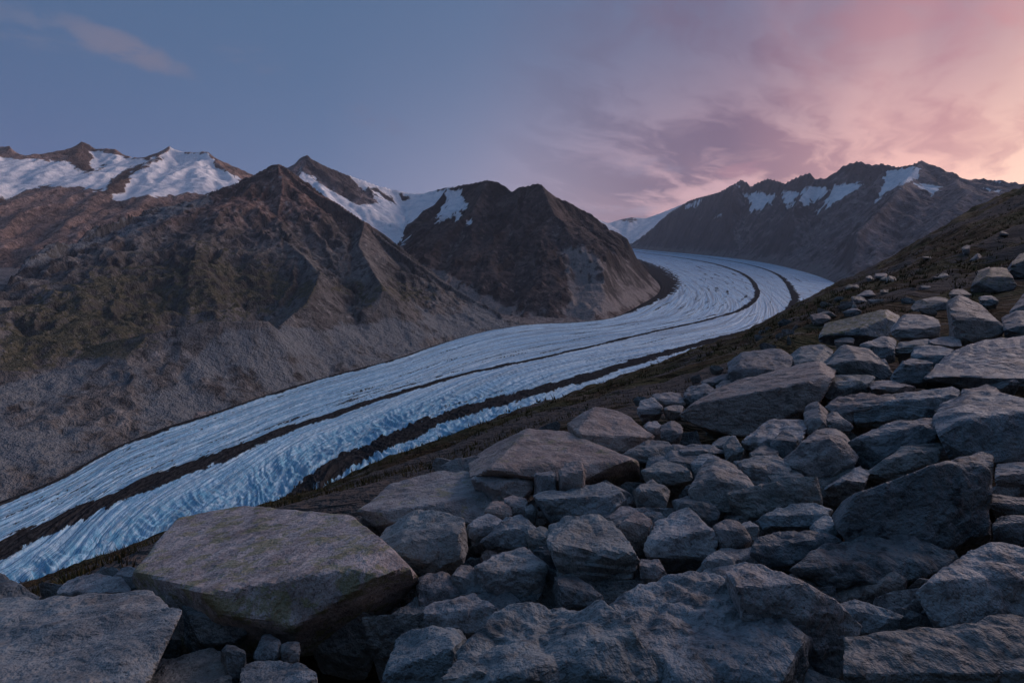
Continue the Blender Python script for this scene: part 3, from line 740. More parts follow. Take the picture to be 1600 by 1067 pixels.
def hull_planes(P):
    bm = bmesh.new()
    for p in P: bm.verts.new(p)
    bmesh.ops.convex_hull(bm, input=bm.verts, use_existing_faces=False)
    bm.normal_update()
    out = []
    for fc in bm.faces:
        n = np.array(fc.normal); 
        if fc.calc_area() < 1e-7 or np.linalg.norm(n) < .5: continue
        out.append((*n, n @ np.array(fc.verts[0].co), fc.calc_area()))
    bm.free()
    return np.array(out)
def main_planes(pl, lim):
    """the large faces only, so that edges stay crisp"""
    keep = []
    for q in pl[np.argsort(-pl[:, 4])]:
        if all(np.dot(q[:3], r[:3]) < lim for r in keep): keep.append(q)
    return np.array(keep)

def rock_material():
    m, N = new_mat('gneiss')
    p = N.add('ShaderNodeNewGeometry').outputs['Position']
    rnd = N.add('ShaderNodeObjectInfo').outputs['Random']
    tint, lich, dark, moss = (N.attr(k, 'OBJECT') for k in ('tint', 'lichen', 'dark', 'moss'))
    # foliation of the rock, tilted differently in every stone
    rot = N.add('ShaderNodeVectorRotate', rotation_type='EULER_XYZ'); N.put(rot.inputs['Vector'], p)
    N.put(rot.inputs['Rotation'], N.comb(N.math('MULTIPLY', rnd, 1.4), N.math('MULTIPLY_ADD', rnd, 2.2, -1.0), N.math('MULTIPLY', rnd, 5.0)))
    pf = N.scale(rot.outputs[0], (1.0, 1.3, 3.2))
    big = N.noise(p, .9, 4.0, .6, .3)
    fol = N.noise(pf, 2.2, 4.0, .68, .5)
    mid = N.noise(p, 7.0, 4.0, .68)
    spk = N.noise(p, 46.0, 2.0, .7)
    grey = N.mix(N.step(fol, .34, .66), (.185, .228, .248), (.375, .430, .450))
    pink = N.mix(N.step(fol, .34, .66), (.35, .268, .245), (.60, .485, .445))
    c = N.mix(N.math('ADD', tint, N.math('MULTIPLY_ADD', big, .7, -.35), clamp=True), grey, pink)
    russet = N.math('MULTIPLY', N.step(N.noise(p, 1.7, 3.0, .6, .6), .56, .74), N.math('MULTIPLY_ADD', tint, .45, .2))
    c = N.mix(russet, c, (.17, .105, .065))
    c = N.mix(N.step(spk, .54, .74, 0, .55), c, (.38, .41, .41))
    c = N.mix(N.step(spk, .46, .28, 0, .75), c, (.045, .045, .045))
    c = N.mix(1.0, c, N.ramp(rnd, [(0, (.56, .60, .62)), (.35, (.95, .90, .82)), (.7, (.85, .92, .95)), (1, (1.22, 1.2, 1.18))]), 'MULTIPLY')
    c = N.mix(N.math('MULTIPLY', dark, .55), c, (.035, .038, .042))  # stone's own dark tone; also imitates edge dimming on the rocks at right
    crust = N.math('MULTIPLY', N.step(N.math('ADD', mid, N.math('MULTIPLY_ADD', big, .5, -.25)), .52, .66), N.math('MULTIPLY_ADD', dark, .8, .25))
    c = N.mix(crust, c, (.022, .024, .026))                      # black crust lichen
    paleL = N.math('MULTIPLY', N.step(N.noise(p, 5.0, 4.0, .7, .4), .60, .74), .45)
    c = N.mix(paleL, c, (.33, .345, .32))                        # grey-white crust lichen
    yl = N.step(N.math('ADD', N.noise(p, 4.2, 5.0, .74, .3), N.math('MULTIPLY_ADD', lich, .5, -.36)), .47, .54)
    c = N.mix(N.math('MULTIPLY', yl, N.math('MULTIPLY', lich, .85)), c, (.235, .230, .055))
    up = N.sep(N.add('ShaderNodeNewGeometry').outputs['Normal'])[2]
    ms = N.math('MULTIPLY', N.step(N.math('ADD', mid, N.math('MULTIPLY_ADD', up, .35, -.3)), .40, .58), moss)
    c = N.mix(ms, c, N.mix(spk, (.045, .055, .018), (.13, .15, .05)))
    h = N.math('ADD', N.math('ADD', N.math('MULTIPLY', fol, .035), N.math('MULTIPLY', mid, .055)), N.math('MULTIPLY', spk, .010))
    finish(N, c, N.math('MULTIPLY_ADD', mid, .35, .48), h, 1.0, 1.0, .5)
    return m
ROCK_MAT = rock_material()

def make_rock(label, out, crest=None, front=.42, p=22.0, tint=.25, lichen=0.0, dark=.3, moss=0.0, Yb=None, rough=1.0, seed=0, lift=0.0, strata=0.5, chips=5, back=.30, name='boulder', cat='boulder', group='boulders of the rock field'):
    out = np.array(out, float)
    i = out[:, 1].argmax(); x0, x1 = out[:, 0].min(), out[:, 0].max(); y0, y1 = out[:, 1].min(), out[:, 1].max()
    u, t = (out[i, 0] - CX) / FPX, (out[i, 1] - HY) / FPX
    if Yb is None: Yb = -GZ0 / max(t + GA * u + GB, .035)
    W = (x1 - x0) / FPX * Yb
    if crest is None:                                    # brow between the top face and the front face
        xs = np.linspace(x0 + .12 * (x1 - x0), x1 - .12 * (x1 - x0), 4)
        def span(x):
            ys = []
            for k in range(len(out)):
                a, b = out[k], out[(k + 1) % len(out)]
                if (a[0] - x) * (b[0] - x) <= 0 and a[0] != b[0]: ys.append(a[1] + (b[1] - a[1]) * (x - a[0]) / (b[0] - a[0]))
            return min(ys), max(ys)
        rng = np.random.RandomState(seed + 5)
        crest = [(x, hi - (hi - lo) * np.clip(front + .16 * rng.randn(), .15, .8)) for x in xs for lo, hi in (span(x),)]
    crest = np.array(crest, float); crest = crest[crest[:, 0].argsort()]
    zc = (HY - crest[:, 1].mean()) / FPX * Yb; xc = (crest[:, 0].mean() - CX) / FPX * Yb
    h = np.clip(zc - field_z(xc, Yb), .05, 1.55)
    P = []
    lean = .10 * W
    def top_depth(x, y):
        den = (y - HY) / FPX + GA * (x - CX) / FPX + GB
        Y = (-GZ0 - h) / den if den > .03 else 1e9
        return float(np.clip(Y, Yb + .12 * W, Yb + max(1.15 * W, .5 * (y1 - y0) / FPX * Yb * 3)))
    for x, y in out:
        yc = np.interp(x, crest[:, 0], crest[:, 1])
        if y >= yc - 1: Y = Yb + lean * (abs(x - (x0 + x1) / 2) / (x1 - x0 + 1e-6)) * 2
        else: Y = top_depth(x, y)
        P.append(at(x, y, Y))
    for x, y in crest: P.append(at(x, y, Yb + .02 * W + back * max(y1 - y, 0) / FPX * Yb))
    Ymax = max(q[1] for q in P); cxy = out.mean(0)
    for x, y in out:                                     # far and lower side, hidden from here
        xx, yy = cxy + (np.array((x, y)) - cxy) * .86
        X, Y, Z = at(xx, yy, Ymax + .12 * W)
        P.append((X, Y, Z - .0)); 
        Xb, Ybk, Zb = at(xx, max(yy, cxy[1]), Ymax); P.append((Xb, Ybk, min(Zb, field_z(Xb, Ybk) - .1) if Yb < 26 else Zb - .15))
    P = np.array(P)
    # keep the foot in the ground
    base = np.array([at(x, y1, Yb + .25 * W) for x in (x0 + .2 * (x1 - x0), x1 - .2 * (x1 - x0))]); base[:, 2] -= .12
    P = np.concatenate([P, base])
    lo, hi = P.min(0), P.max(0); c = (lo + hi) / 2; c = P.mean(0) * .5 + c * .5; ext = np.maximum((hi - lo) / 2, 1e-3)
    Q = (P - c) / ext
    full = hull_planes(Q)
    vis = max(x1 - x0, y1 - y0) * .64
    f = int(np.clip(vis / (4.6 if cat == 'boulder' else 7.5), 6, 46))
    S, T = geodesic(f)
    r_hull = 1 / (np.maximum(S @ full[:, :3].T, 0) / np.maximum(full[:, 3], .02)).max(1)
    pl = main_planes(full, .86)
    n, d = pl[:, :3], np.maximum(pl[:, 3], .02)
    # edges and corners broken off by extra planes
    rc = np.random.RandomState(seed + 31); e = rc.randn(chips, 3); e /= np.linalg.norm(e, axis=1, keepdims=True)
    sup = (Q @ e.T).max(0); n = np.concatenate([n, e]); d = np.concatenate([d, np.maximum(sup * rc.uniform(.80, .95, chips), .05)])
    k = np.maximum(S @ n.T, 0) / d
    km = k.max(1, keepdims=True)
    pp = p * (10.0 if vis < 150 else 4.5)
    r = 1 / (km[:, 0] * ((k / km) ** pp).sum(1) ** (1 / pp))
    r = np.minimum(r, r_hull * 1.15)
    V = S * r[:, None] * ext + c
    # relief: broad dents, planes broken off, foliation steps, grain
    size = float(np.cbrt(np.prod(ext)) * 2)
    nr = S / ext; nr /= np.linalg.norm(nr, axis=1, keepdims=True)
    q = V / size
    so = seed * 3.17
    low = fbm(q[:, 0] * 1.7 + so, q[:, 1] * 1.7, q[:, 2] * 1.7, 3, .5, seed)
    fac = ridged(q[:, 0] * 2.6 + so, q[:, 1] * 2.6 + 3, q[:, 2] * 2.6, 3, .5, seed + 3)
    rng = np.random.RandomState(seed + 77)
    ax = rng.randn(3); ax[2] = abs(ax[2]) + 1.2; ax /= np.linalg.norm(ax)
    s = (q @ ax) * 9 + 1.1 * pn(q[:, 0] * 2 + so, q[:, 1] * 2, q[:, 2] * 2, seed + 6)
    st = (s - np.floor(s)); st = np.where(st < .8, st / .8, (1 - st) / .2)
    fine = fbm(V[:, 0] * 7, V[:, 1] * 7, V[:, 2] * 7, 3, .6, seed + 9)
    a0 = min(size, 1.0)
    disp = rough * (a0 * (.024 * (low - .35) - .034 * np.maximum(fac - .55, 0) + .012 * strata * (st - .6)) + np.minimum(.014, size * .03) * fine)
    # chips: a few random planes cut off corners
    V = V + nr * disp[:, None]
    o0 = np.array([c[0], c[1], V[:, 2].min()])
    o = mesh_obj(name, V - o0, T, ROCK_MAT, False, loc=o0)
    o['tint'] = float(tint); o['lichen'] = float(lichen); o['dark'] = float(dark); o['moss'] = float(moss)
    tag(o, label, cat=cat, group=group)
    return o

ROCKS = [
 # ---- bottom left
 dict(l='broad pale grey slab in the bottom corner beside the dark hole, nearest of all', o=[(-190,1010),(-60,962),(0,946),(50,927),(157,922),(230,914),(250,919),(281,947),(281,964),(239,1014),(200,1090),(150,1130),(-190,1130)], c=[(-180,1126),(-60,1126),(60,1122),(140,1118)], Yb=2.6, tint=.22, dark=0, rough=1.0, p=40, strata=.6),
 dict(l='low olive-grey rock at the picture edge behind the nearest pale slab', o=[(-120,905),(-40,892),(0,897),(22,905),(55,925),(66,932),(30,948),(-40,962),(-120,960)], tint=.1, dark=.2),
 dict(l='flat oval stone lying behind the nearest pale slab, close to the ice edge', o=[(84,924),(104,905),(138,896),(168,897),(191,901),(207,918),(190,930),(110,932)], front=.3, tint=.45, dark=.1),
 dict(l='largest pinkish slab with yellow lichen on its far corner, overhanging a black hollow', o=[(212,879),(257,827),(281,797),(305,789),(380,787),(450,790),(552,799),(574,820),(582,838),(604,856),(642,880),(649,924),(625,938),(586,992),(540,998),(498,995),(456,981),(400,968),(345,935),(290,912),(235,893)], c=[(330,924),(408,938),(473,924),(535,888),(557,876),(602,884),(643,904)], back=1.2, tint=.75, lichen=.66, dark=.05, rough=.55, p=30, strata=.6),
 dict(l='rounded grey-green rock tucked under the overhang of the largest pinkish slab', o=[(281,945),(300,934),(335,932),(362,938),(377,965),(391,995),(365,1008),(330,1005),(298,978)], tint=.05, dark=.25),
 dict(l='rough grey rock cut by the bottom edge, right beside the nearest pale slab', o=[(205,1110),(222,1060),(239,1028),(287,1012),(330,1006),(350,1020),(366,1067),(368,1110)], front=.25, tint=.2, dark=.2),
 dict(l='dim wedge stone between the rough bottom rock and the black hollow', o=[(343,1008),(372,1008),(388,1018),(384,1048),(370,1062),(356,1040)], tint=.1, dark=.5),
 dict(l='small upright stone deep in the black hollow below the largest slab', o=[(394,1022),(405,1000),(419,986),(434,992),(440,1015),(433,1030),(410,1034)], tint=.2, dark=.45),
 dict(l='flat dark rock at the bottom edge below the black hollow', o=[(368,1100),(378,1050),(395,1034),(440,1031),(478,1037),(497,1056),(500,1100)], front=.25, tint=.3, dark=.35),
 dict(l='small round stone lying by the flat dark rock in the black hollow', o=[(437,1008),(450,1000),(468,1004),(470,1020),(456,1030),(440,1026)], tint=.3, dark=.5),
 # ---- centre left
 dict(l='long sloping slab with a lichen-yellow edge behind the block with a dark hole', o=[(557,797),(585,775),(612,760),(650,745),(690,734),(735,744),(768,760),(797,780),(775,800),(745,815),(690,815),(640,815),(600,822),(566,808)], front=.2, tint=.55, lichen=.55, dark=.05, p=30, rough=.6),
 dict(l='pale angular block with a shaded right face leaning on the largest pinkish slab', o=[(584,840),(602,815),(645,791),(667,794),(726,809),(734,840),(727,880),(698,896),(670,890),(642,870),(602,857)], c=[(600,850),(645,862),(672,868),(697,852),(732,826)], tint=.2, dark=.12, p=34),
 dict(l='wedge stone leaning on the right side of the pale angular block', o=[(731,817),(763,797),(788,813),(786,827),(748,846),(732,842)], front=.35, tint=.3, dark=.15),
 dict(l='smooth reddish round stone above the wedge stone', o=[(756,794),(764,785),(776,780),(794,786),(802,803),(789,814),(764,800)], tint=.9, dark=.1, p=10),
 dict(l='brown stone touching the smooth reddish round stone', o=[(786,778),(803,771),(822,778),(824,795),(806,803),(797,790)], tint=.8, dark=.2, p=12),
 dict(l='small egg-shaped pebble beside the long flat-topped slab', o=[(818,798),(823,789),(831,786),(840,795),(837,810),(823,808)], tint=.4, dark=.1, p=10),
 dict(l='dark grey tilted stone between the egg-shaped pebble and the grooved rock', o=[(748,846),(770,826),(788,812),(822,801),(842,820),(830,842),(814,852),(780,856)], front=.5, tint=.15, dark=.35),
 dict(l='grooved greenish-tan rock with a rounded top, centre of the field', o=[(743,890),(760,873),(802,850),(822,853),(861,880),(858,896),(840,932),(800,938),(765,932),(746,912)], front=.5, tint=.35, dark=.15, moss=.1, strata=1.5),
 dict(l='low brown boulder against the lower corner of the largest pinkish slab', o=[(646,906),(668,891),(698,892),(716,908),(722,925),(714,938),(680,948),(655,952)], tint=.65, dark=.4),
 dict(l='small stone between the low brown boulder and the grooved rock', o=[(702,898),(718,884),(735,880),(746,892),(752,915),(756,930),(726,934)], tint=.4, dark=.35),
 dict(l='flat dark stone with reddish spots in front of the grooved rock', o=[(660,956),(676,938),(715,930),(752,928),(781,946),(781,964),(749,990),(700,988),(667,984)], c=[(668,962),(700,956),(740,960),(776,955)], tint=.35, dark=.45),
 dict(l='squarish slab leaning into the black hollow, bottom edge of the picture', o=[(585,1100),(598,1050),(606,1020),(622,989),(660,984),(698,980),(724,984),(729,996),(712,1012),(700,1060),(696,1100)], front=.25, tint=.15, dark=.3, p=30),
 dict(l='broad bluish boulder with a flat crown, cut by the bottom edge near the middle', o=[(700,1030),(714,1006),(768,984),(784,944),(800,934),(850,931),(896,933),(925,946),(975,975),(1020,1010),(1055,1060),(1060,1110),(700,1110)], Yb=2.5, rough=1.5, front=.2, tint=.05, dark=.4, p=18),
 dict(l='huge humped boulder with a dark cap at the bottom edge, right of the middle', o=[(905,952),(980,913),(1014,896),(1078,896),(1098,889),(1120,891),(1165,927),(1222,957),(1260,990),(1292,1045),(1300,1100),(1020,1110),(960,1010)], Yb=2.5, rough=1.5, c=[(1000,1050),(1060,1065),(1140,1060),(1220,1060),(1275,1066)], tint=.12, dark=.5, p=18),
 dict(l='small pointed rock at the bottom edge in front of the squarish slab', o=[(684,1100),(694,1062),(703,1040),(723,1029),(745,1042),(768,1060),(800,1075),(800,1105)], Yb=2.6, tint=.1, dark=.3),
 dict(l='small knobbly stone at the very bottom in front of the broad bluish boulder', o=[(940,1085),(950,1056),(974,1042),(995,1055),(1008,1085)], Yb=2.55, tint=.25, dark=.2, p=10),
 dict(l='brownish boulder with a pale ridge leaning over the black pit', o=[(1135,900),(1146,882),(1178,870),(1230,895),(1285,922),(1290,940),(1348,989),(1332,1015),(1295,1046),(1255,978),(1226,964),(1164,928)], c=[(1150,905),(1190,905),(1235,918),(1280,936),(1320,985)], tint=.4, dark=.45),
 # ---- middle
 dict(l='big striped block with layered top in the middle of the field', o=[(856,820),(881,805),(940,808),(969,823),(998,865),(994,897),(957,921),(926,916),(885,890),(862,871),(855,849)], c=[(860,848),(880,860),(907,872),(946,888),(980,902)], tint=.1, dark=.15, strata=3.0, p=24),
 dict(l='long flat-topped slab with a dark underside above the striped block', o=[(838,776),(860,766),(900,760),(945,752),(970,766),(986,790),(976,807),(942,811),(894,800),(845,790)], c=[(842,780),(894,790),(940,796),(972,776)], tint=.2, dark=.2, p=34),
 dict(l='rust-red round stone wedged beside the striped block', o=[(966,822),(980,801),(997,796),(1018,808),(1017,826),(996,853),(980,846)], tint=.95, dark=.25, p=12),
 dict(l='angular block with a black right face beside the rust-red stone', o=[(1002,860),(1014,830),(1028,817),(1074,788),(1102,814),(1118,826),(1124,848),(1090,870),(1056,870),(1020,866)], c=[(1010,852),(1040,856),(1074,862),(1095,838),(1110,822)], tint=.3, dark=.2, p=36),
 dict(l='weathered grey rock behind the angular block with the black face', o=[(1050,780),(1080,772),(1116,786),(1128,800),(1120,816),(1098,814),(1072,795)], tint=.1, dark=.3),
 dict(l='pinkish rounded stone right of the angular block with the black face', o=[(1113,820),(1137,808),(1157,815),(1176,840),(1165,862),(1132,852)], tint=.5, dark=.2, p=12),
 dict(l='small rounded stone behind the pinkish rounded stone', o=[(1155,818),(1171,812),(1187,822),(1180,842),(1168,846)], tint=.3, dark=.2, p=10),
 dict(l='low blue-grey stone below the huge dark boulder, beside the bread-shaped one', o=[(1181,812),(1209,793),(1245,786),(1274,785),(1302,793),(1290,815),(1266,824),(1190,824)], tint=.05, dark=.25),
 dict(l='dark wedge under the low blue-grey stone', o=[(1166,856),(1195,834),(1268,825),(1318,843),(1280,862),(1236,882),(1187,875)], tint=.1, dark=.5),
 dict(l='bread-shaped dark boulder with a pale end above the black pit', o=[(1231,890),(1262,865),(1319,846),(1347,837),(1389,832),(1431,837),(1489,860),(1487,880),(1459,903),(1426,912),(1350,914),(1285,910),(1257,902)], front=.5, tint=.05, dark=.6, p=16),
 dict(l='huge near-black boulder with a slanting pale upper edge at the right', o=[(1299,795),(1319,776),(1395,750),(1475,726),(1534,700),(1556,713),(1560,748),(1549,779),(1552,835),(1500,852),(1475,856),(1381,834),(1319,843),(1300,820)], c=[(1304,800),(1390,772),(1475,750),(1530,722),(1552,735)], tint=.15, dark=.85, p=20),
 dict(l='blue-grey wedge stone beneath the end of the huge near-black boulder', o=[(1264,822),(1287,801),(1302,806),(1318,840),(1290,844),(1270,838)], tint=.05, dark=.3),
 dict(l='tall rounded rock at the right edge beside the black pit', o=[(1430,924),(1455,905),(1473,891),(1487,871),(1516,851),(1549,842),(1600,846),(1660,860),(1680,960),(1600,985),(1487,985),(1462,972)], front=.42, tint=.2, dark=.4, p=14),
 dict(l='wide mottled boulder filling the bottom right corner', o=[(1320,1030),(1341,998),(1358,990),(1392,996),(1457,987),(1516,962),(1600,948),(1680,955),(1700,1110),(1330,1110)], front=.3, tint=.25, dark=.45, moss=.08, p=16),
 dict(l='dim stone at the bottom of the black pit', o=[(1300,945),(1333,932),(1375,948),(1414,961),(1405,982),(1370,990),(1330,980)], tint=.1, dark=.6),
 dict(l='low smooth rock along the bottom edge in front of the huge humped boulder', o=[(1090,1075),(1118,1048),(1150,1036),(1184,1030),(1248,1040),(1320,1062),(1346,1100),(1090,1105)], front=.4, tint=.05, dark=.3),
 dict(l='little stone peeping out beside the foot of the striped block', o=[(995,876),(1010,871),(1032,874),(1044,896),(1020,903),(1000,898)], tint=.5, dark=.4, p=12),
 dict(l='little stone in the shade below the angular block with the black face', o=[(1096,878),(1110,864),(1124,857),(1150,871),(1148,893),(1118,898)], tint=.2, dark=.5, p=12),
 dict(l='sloping stone under the left foot of the striped block', o=[(862,902),(884,895),(915,908),(945,930),(918,950),(882,938)], tint=.3, dark=.45),
 dict(l='small grey stone between the grooved rock and the striped block', o=[(820,830),(838,822),(857,820),(860,852),(842,852),(826,846)], tint=.1, dark=.25, p=14),
 # ---- pale slabs, upper centre
 dict(l='great pale pink slab with a jagged lichen-green far edge', o=[(716,722),(745,700),(770,684),(818,667),(857,671),(914,684),(964,707),(1000,719),(1006,740),(990,756),(947,756),(900,752),(840,748),(780,740),(735,738)], front=.14, tint=.95, lichen=.55, dark=0, p=36, rough=.6),
 dict(l='pale slab rising behind the great pink slab, smooth rounded top', o=[(884,661),(911,645),(948,637),(975,643),(1001,662),(1025,684),(1000,700),(981,706),(950,706),(914,690)], front=.2, tint=.85, lichen=.25, dark=0, p=22, rough=.6),
 dict(l='mauve flat-topped block in front of the great pink slab', o=[(734,748),(776,726),(829,727),(839,749),(834,780),(806,780),(779,766)], c=[(740,752),(780,762),(806,770),(836,752)], tint=.75, dark=.1, p=40),
 dict(l='small dark cube-like stone at the edge of the great pink slab', o=[(835,742),(852,737),(870,738),(870,766),(843,768)], Yb=5.75, front=.7, tint=.5, dark=.4, p=36),
 dict(l='loose pale rounded plate lying against the great pink slab', o=[(871,734),(886,719),(914,722),(916,740),(903,762),(874,751)], Yb=5.7, front=.3, tint=.9, dark=0, p=14),
 dict(l='slab with a black shaded front at the corner of the great pink slab', o=[(966,711),(1009,687),(1037,682),(1058,701),(1061,714),(1030,722),(996,724)], c=[(975,708),(1005,703),(1040,700),(1055,704)], tint=.3, dark=.3, p=34),
 dict(l='small stone with dark spots next to the slab with the black shaded front', o=[(1000,735),(1020,723),(1037,717),(1075,728),(1084,745),(1052,757),(1018,752)], tint=.15, dark=.3),
 dict(l='grey stone below the right end of the great pink slab', o=[(988,764),(1018,745),(1044,762),(1046,780),(1020,792),(1000,780)], tint=.2, dark=.2),
 dict(l='pyramid-shaped blue-grey boulder right of the middle', o=[(1073,768),(1090,735),(1102,712),(1128,709),(1156,729),(1182,762),(1175,778),(1150,802),(1108,786)], front=.5, tint=.25, dark=.25, p=26),
 dict(l='spotted grey stone behind the pyramid-shaped boulder', o=[(1078,722),(1092,710),(1108,706),(1125,714),(1120,738),(1090,740)], tint=.1, dark=.4),
 dict(l='thin flat stone between two dark gaps above the spotted grey stone', o=[(1055,700),(1085,695),(1116,696),(1135,704),(1118,713),(1066,711)], front=.4, tint=.2, dark=.4),
 dict(l='small pointed blue stone under the long overhanging rock', o=[(1129,700),(1138,685),(1147,676),(1162,700),(1160,715),(1138,714)], tint=0, dark=.2, p=30),
 dict(l='bright cracked plate at the far edge of the field beside the heath', o=[(994,640),(1001,622),(1018,617),(1038,636),(1038,648),(1010,648)], front=.3, tint=.45, dark=0, p=40),
 dict(l='thin bright plate above the bright cracked plate', o=[(1017,616),(1040,612),(1063,613),(1072,630),(1050,635),(1036,632)], front=.3, tint=.5, dark=0, p=40),
 dict(l='narrow bright plate below the thin bright plate', o=[(1036,636),(1052,632),(1069,633),(1066,646),(1045,648)], front=.35, tint=.45, dark=0, p=36),
 dict(l='flat stone at the shoulder of the smooth pale slab', o=[(1004,664),(1016,657),(1030,659),(1036,668),(1024,677),(1010,674)], tint=.5, dark=.2, p=16),
 dict(l='brownish stone beside the flat stone, under the long overhanging rock', o=[(1030,662),(1048,655),(1066,662),(1066,680),(1048,690),(1032,680)], tint=.6, dark=.35),
 dict(l='long overhanging rock with a pink-lit top and black underside', o=[(1064,645),(1090,623),(1140,601),(1212,600),(1247,569),(1285,565),(1301,579),(1290,617),(1225,637),(1162,656),(1100,668),(1073,660)], c=[(1072,648),(1110,640),(1160,630),(1220,612),(1285,585)], tint=.7, dark=.35, p=26),
 dict(l='dark knob on the heath above the long overhanging rock', o=[(1136,570),(1155,552),(1178,541),(1217,546),(1239,563),(1232,595),(1190,602),(1148,598),(1137,586)], tint=.4, dark=.75, p=16),
 dict(l='dark hollowed stone at the far edge next to the thin bright plate', o=[(1065,624),(1074,602),(1105,596),(1121,611),(1110,627),(1080,632)], tint=.2, dark=.7, p=18),
 dict(l='sliver of pale stone at the foot of the dark knob', o=[(1116,602),(1135,592),(1160,590),(1170,597),(1145,608),(1125,609)], front=.3, tint=.5, dark=.05, p=30),
 # ---- upper right
 dict(l='grey stone with a white chip left of the cracked twin boulder', o=[(1231,556),(1254,538),(1291,537),(1302,552),(1300,574),(1262,572),(1240,568)], tint=.2, dark=.25),
 dict(l='cracked twin-faced grey boulder below the mossy hump', o=[(1287,566),(1319,535),(1344,538),(1372,557),(1397,582),(1388,594),(1345,590),(1305,588),(1288,574)], c=[(1298,575),(1340,560),(1370,572),(1388,586)], tint=.2, dark=.2, p=34),
 dict(l='moss-green hump at the foot of the heath slope', o=[(1278,526),(1288,504),(1319,499),(1352,497),(1383,481),(1404,490),(1398,514),(1344,536),(1282,538)], tint=.1, moss=.95, dark=.4, p=12),
 dict(l='pale angular boulder right of the moss-green hump', o=[(1394,509),(1414,487),(1442,489),(1469,504),(1470,523),(1431,530),(1400,530)], c=[(1398,515),(1430,516),(1455,510),(1466,508)], tint=.35, dark=.1, p=36),
 dict(l='dark wedge below the pale angular boulder', o=[(1342,538),(1383,520),(1402,529),(1399,554),(1383,562),(1362,554)], tint=.1, dark=.6, p=30),
 dict(l='large mottled light boulder against the heath near the right edge', o=[(1477,470),(1494,458),(1516,474),(1544,487),(1566,504),(1570,522),(1524,537),(1502,526),(1487,500)], front=.45, tint=.4, dark=.2, p=26),
 dict(l='dark boulder on the right edge, upper one of the pair', o=[(1580,482),(1600,456),(1640,448),(1660,490),(1620,497),(1590,494)], tint=.2, dark=.7),
 dict(l='dark boulder on the right edge, lower one of the pair', o=[(1564,497),(1600,480),(1650,480),(1660,528),(1600,530),(1568,516)], tint=.2, dark=.6),
 dict(l='tilted bluish stone between the dark wedge and the shelf stone', o=[(1395,551),(1406,532),(1448,528),(1456,536),(1428,553)], tint=.05, dark=.25, p=30),
 dict(l='narrow shelf stone below the large mottled light boulder', o=[(1447,530),(1470,524),(1500,524),(1504,539),(1488,547),(1460,540)], front=.5, tint=.3, dark=.3, p=30),
 dict(l='flat-faced grey stone under the narrow shelf stone', o=[(1421,560),(1428,541),(1459,537),(1492,546),(1478,560),(1455,570)], front=.35, tint=.1, dark=.2, p=34),
 dict(l='black-fronted block under the flat-faced grey stone', o=[(1393,584),(1417,556),(1459,566),(1450,594),(1431,600),(1398,597)], front=.6, tint=.1, dark=.6, p=32),
 dict(l='wide sloping slab with pale streaks at the right edge', o=[(1443,592),(1468,566),(1516,543),(1558,529),(1600,523),(1660,520),(1670,602),(1600,606),(1487,608),(1448,606)], front=.2, tint=.3, dark=.25, p=28, strata=2),
 dict(l='small pinkish stone resting between larger blocks under the cracked boulder', o=[(1357,600),(1372,592),(1392,592),(1429,602),(1428,613),(1395,618),(1362,609)], tint=.7, dark=.15, p=14),
 dict(l='mossy rounded block below the cracked twin-faced boulder', o=[(1287,594),(1307,580),(1358,583),(1366,594),(1360,611),(1310,622),(1290,624)], tint=.15, dark=.35, moss=.3, p=14),
 dict(l='long dark blue beam-like block in the right half', o=[(1331,636),(1375,621),(1459,607),(1488,601),(1499,617),(1470,648),(1420,653),(1335,664)], c=[(1336,644),(1390,634),(1450,628),(1485,614)], tint=0, dark=.4, p=34, strata=1.5),
 dict(l='big rounded blue-green boulder near the right edge', o=[(1463,660),(1479,628),(1510,611),(1549,607),(1586,618),(1612,642),(1625,700),(1580,725),(1520,716),(1472,694)], front=.6, tint=.08, dark=.3, p=9, rough=.7),
 dict(l='rusty sunken stone between the mossy block and the long blue block', o=[(1290,630),(1310,618),(1345,613),(1392,615),(1400,622),(1340,640),(1334,660),(1312,662),(1294,648)], tint=.75, dark=.4),
 dict(l='upright brown stone left of the rusty sunken stone', o=[(1255,652),(1262,632),(1278,623),(1291,638),(1296,664),(1275,680),(1258,680)], tint=.55, dark=.4),
 dict(l='white-veined boulder under the long overhanging rock', o=[(1161,699),(1169,679),(1197,656),(1230,652),(1257,654),(1259,678),(1231,694),(1194,704)], front=.4, tint=.3, dark=.2, p=24, strata=2),
 dict(l='small angular stone leaning on the white-veined boulder', o=[(1202,690),(1225,669),(1249,685),(1240,703),(1216,710)], tint=.15, dark=.3, p=30),
 dict(l='small low stone in front of the white-veined boulder', o=[(1170,707),(1191,693),(1217,704),(1214,718),(1182,718)], tint=.1, dark=.3),
 dict(l='bulky brown boulder with rough face, centre of the right half', o=[(1220,716),(1255,688),(1287,665),(1319,668),(1330,691),(1340,722),(1310,740),(1275,748),(1248,733)], front=.55, tint=.5, dark=.4, p=18),
 dict(l='slanting dark block behind the bulky brown boulder', o=[(1322,690),(1397,653),(1459,650),(1468,679),(1437,692),(1406,704),(1372,726),(1338,722)], c=[(1330,698),(1390,674),(1440,664),(1464,668)], tint=.2, dark=.55, p=24),
 dict(l='smooth dark stone leaning under the slanting dark block', o=[(1349,740),(1381,722),(1412,694),(1444,684),(1474,694),(1472,706),(1444,730),(1381,750)], front=.45, tint=.2, dark=.5, p=16),
 dict(l='narrow leaf-like stone in the gap below the bulky brown boulder', o=[(1285,763),(1320,740),(1344,726),(1358,736),(1354,757),(1308,768)], tint=.2, dark=.5, p=24),
 dict(l='greenish rounded stone right of the pyramid-shaped boulder', o=[(1146,720),(1178,709),(1219,712),(1240,728),(1232,748),(1194,764),(1176,758)], tint=.15, dark=.4, moss=.15, p=12),
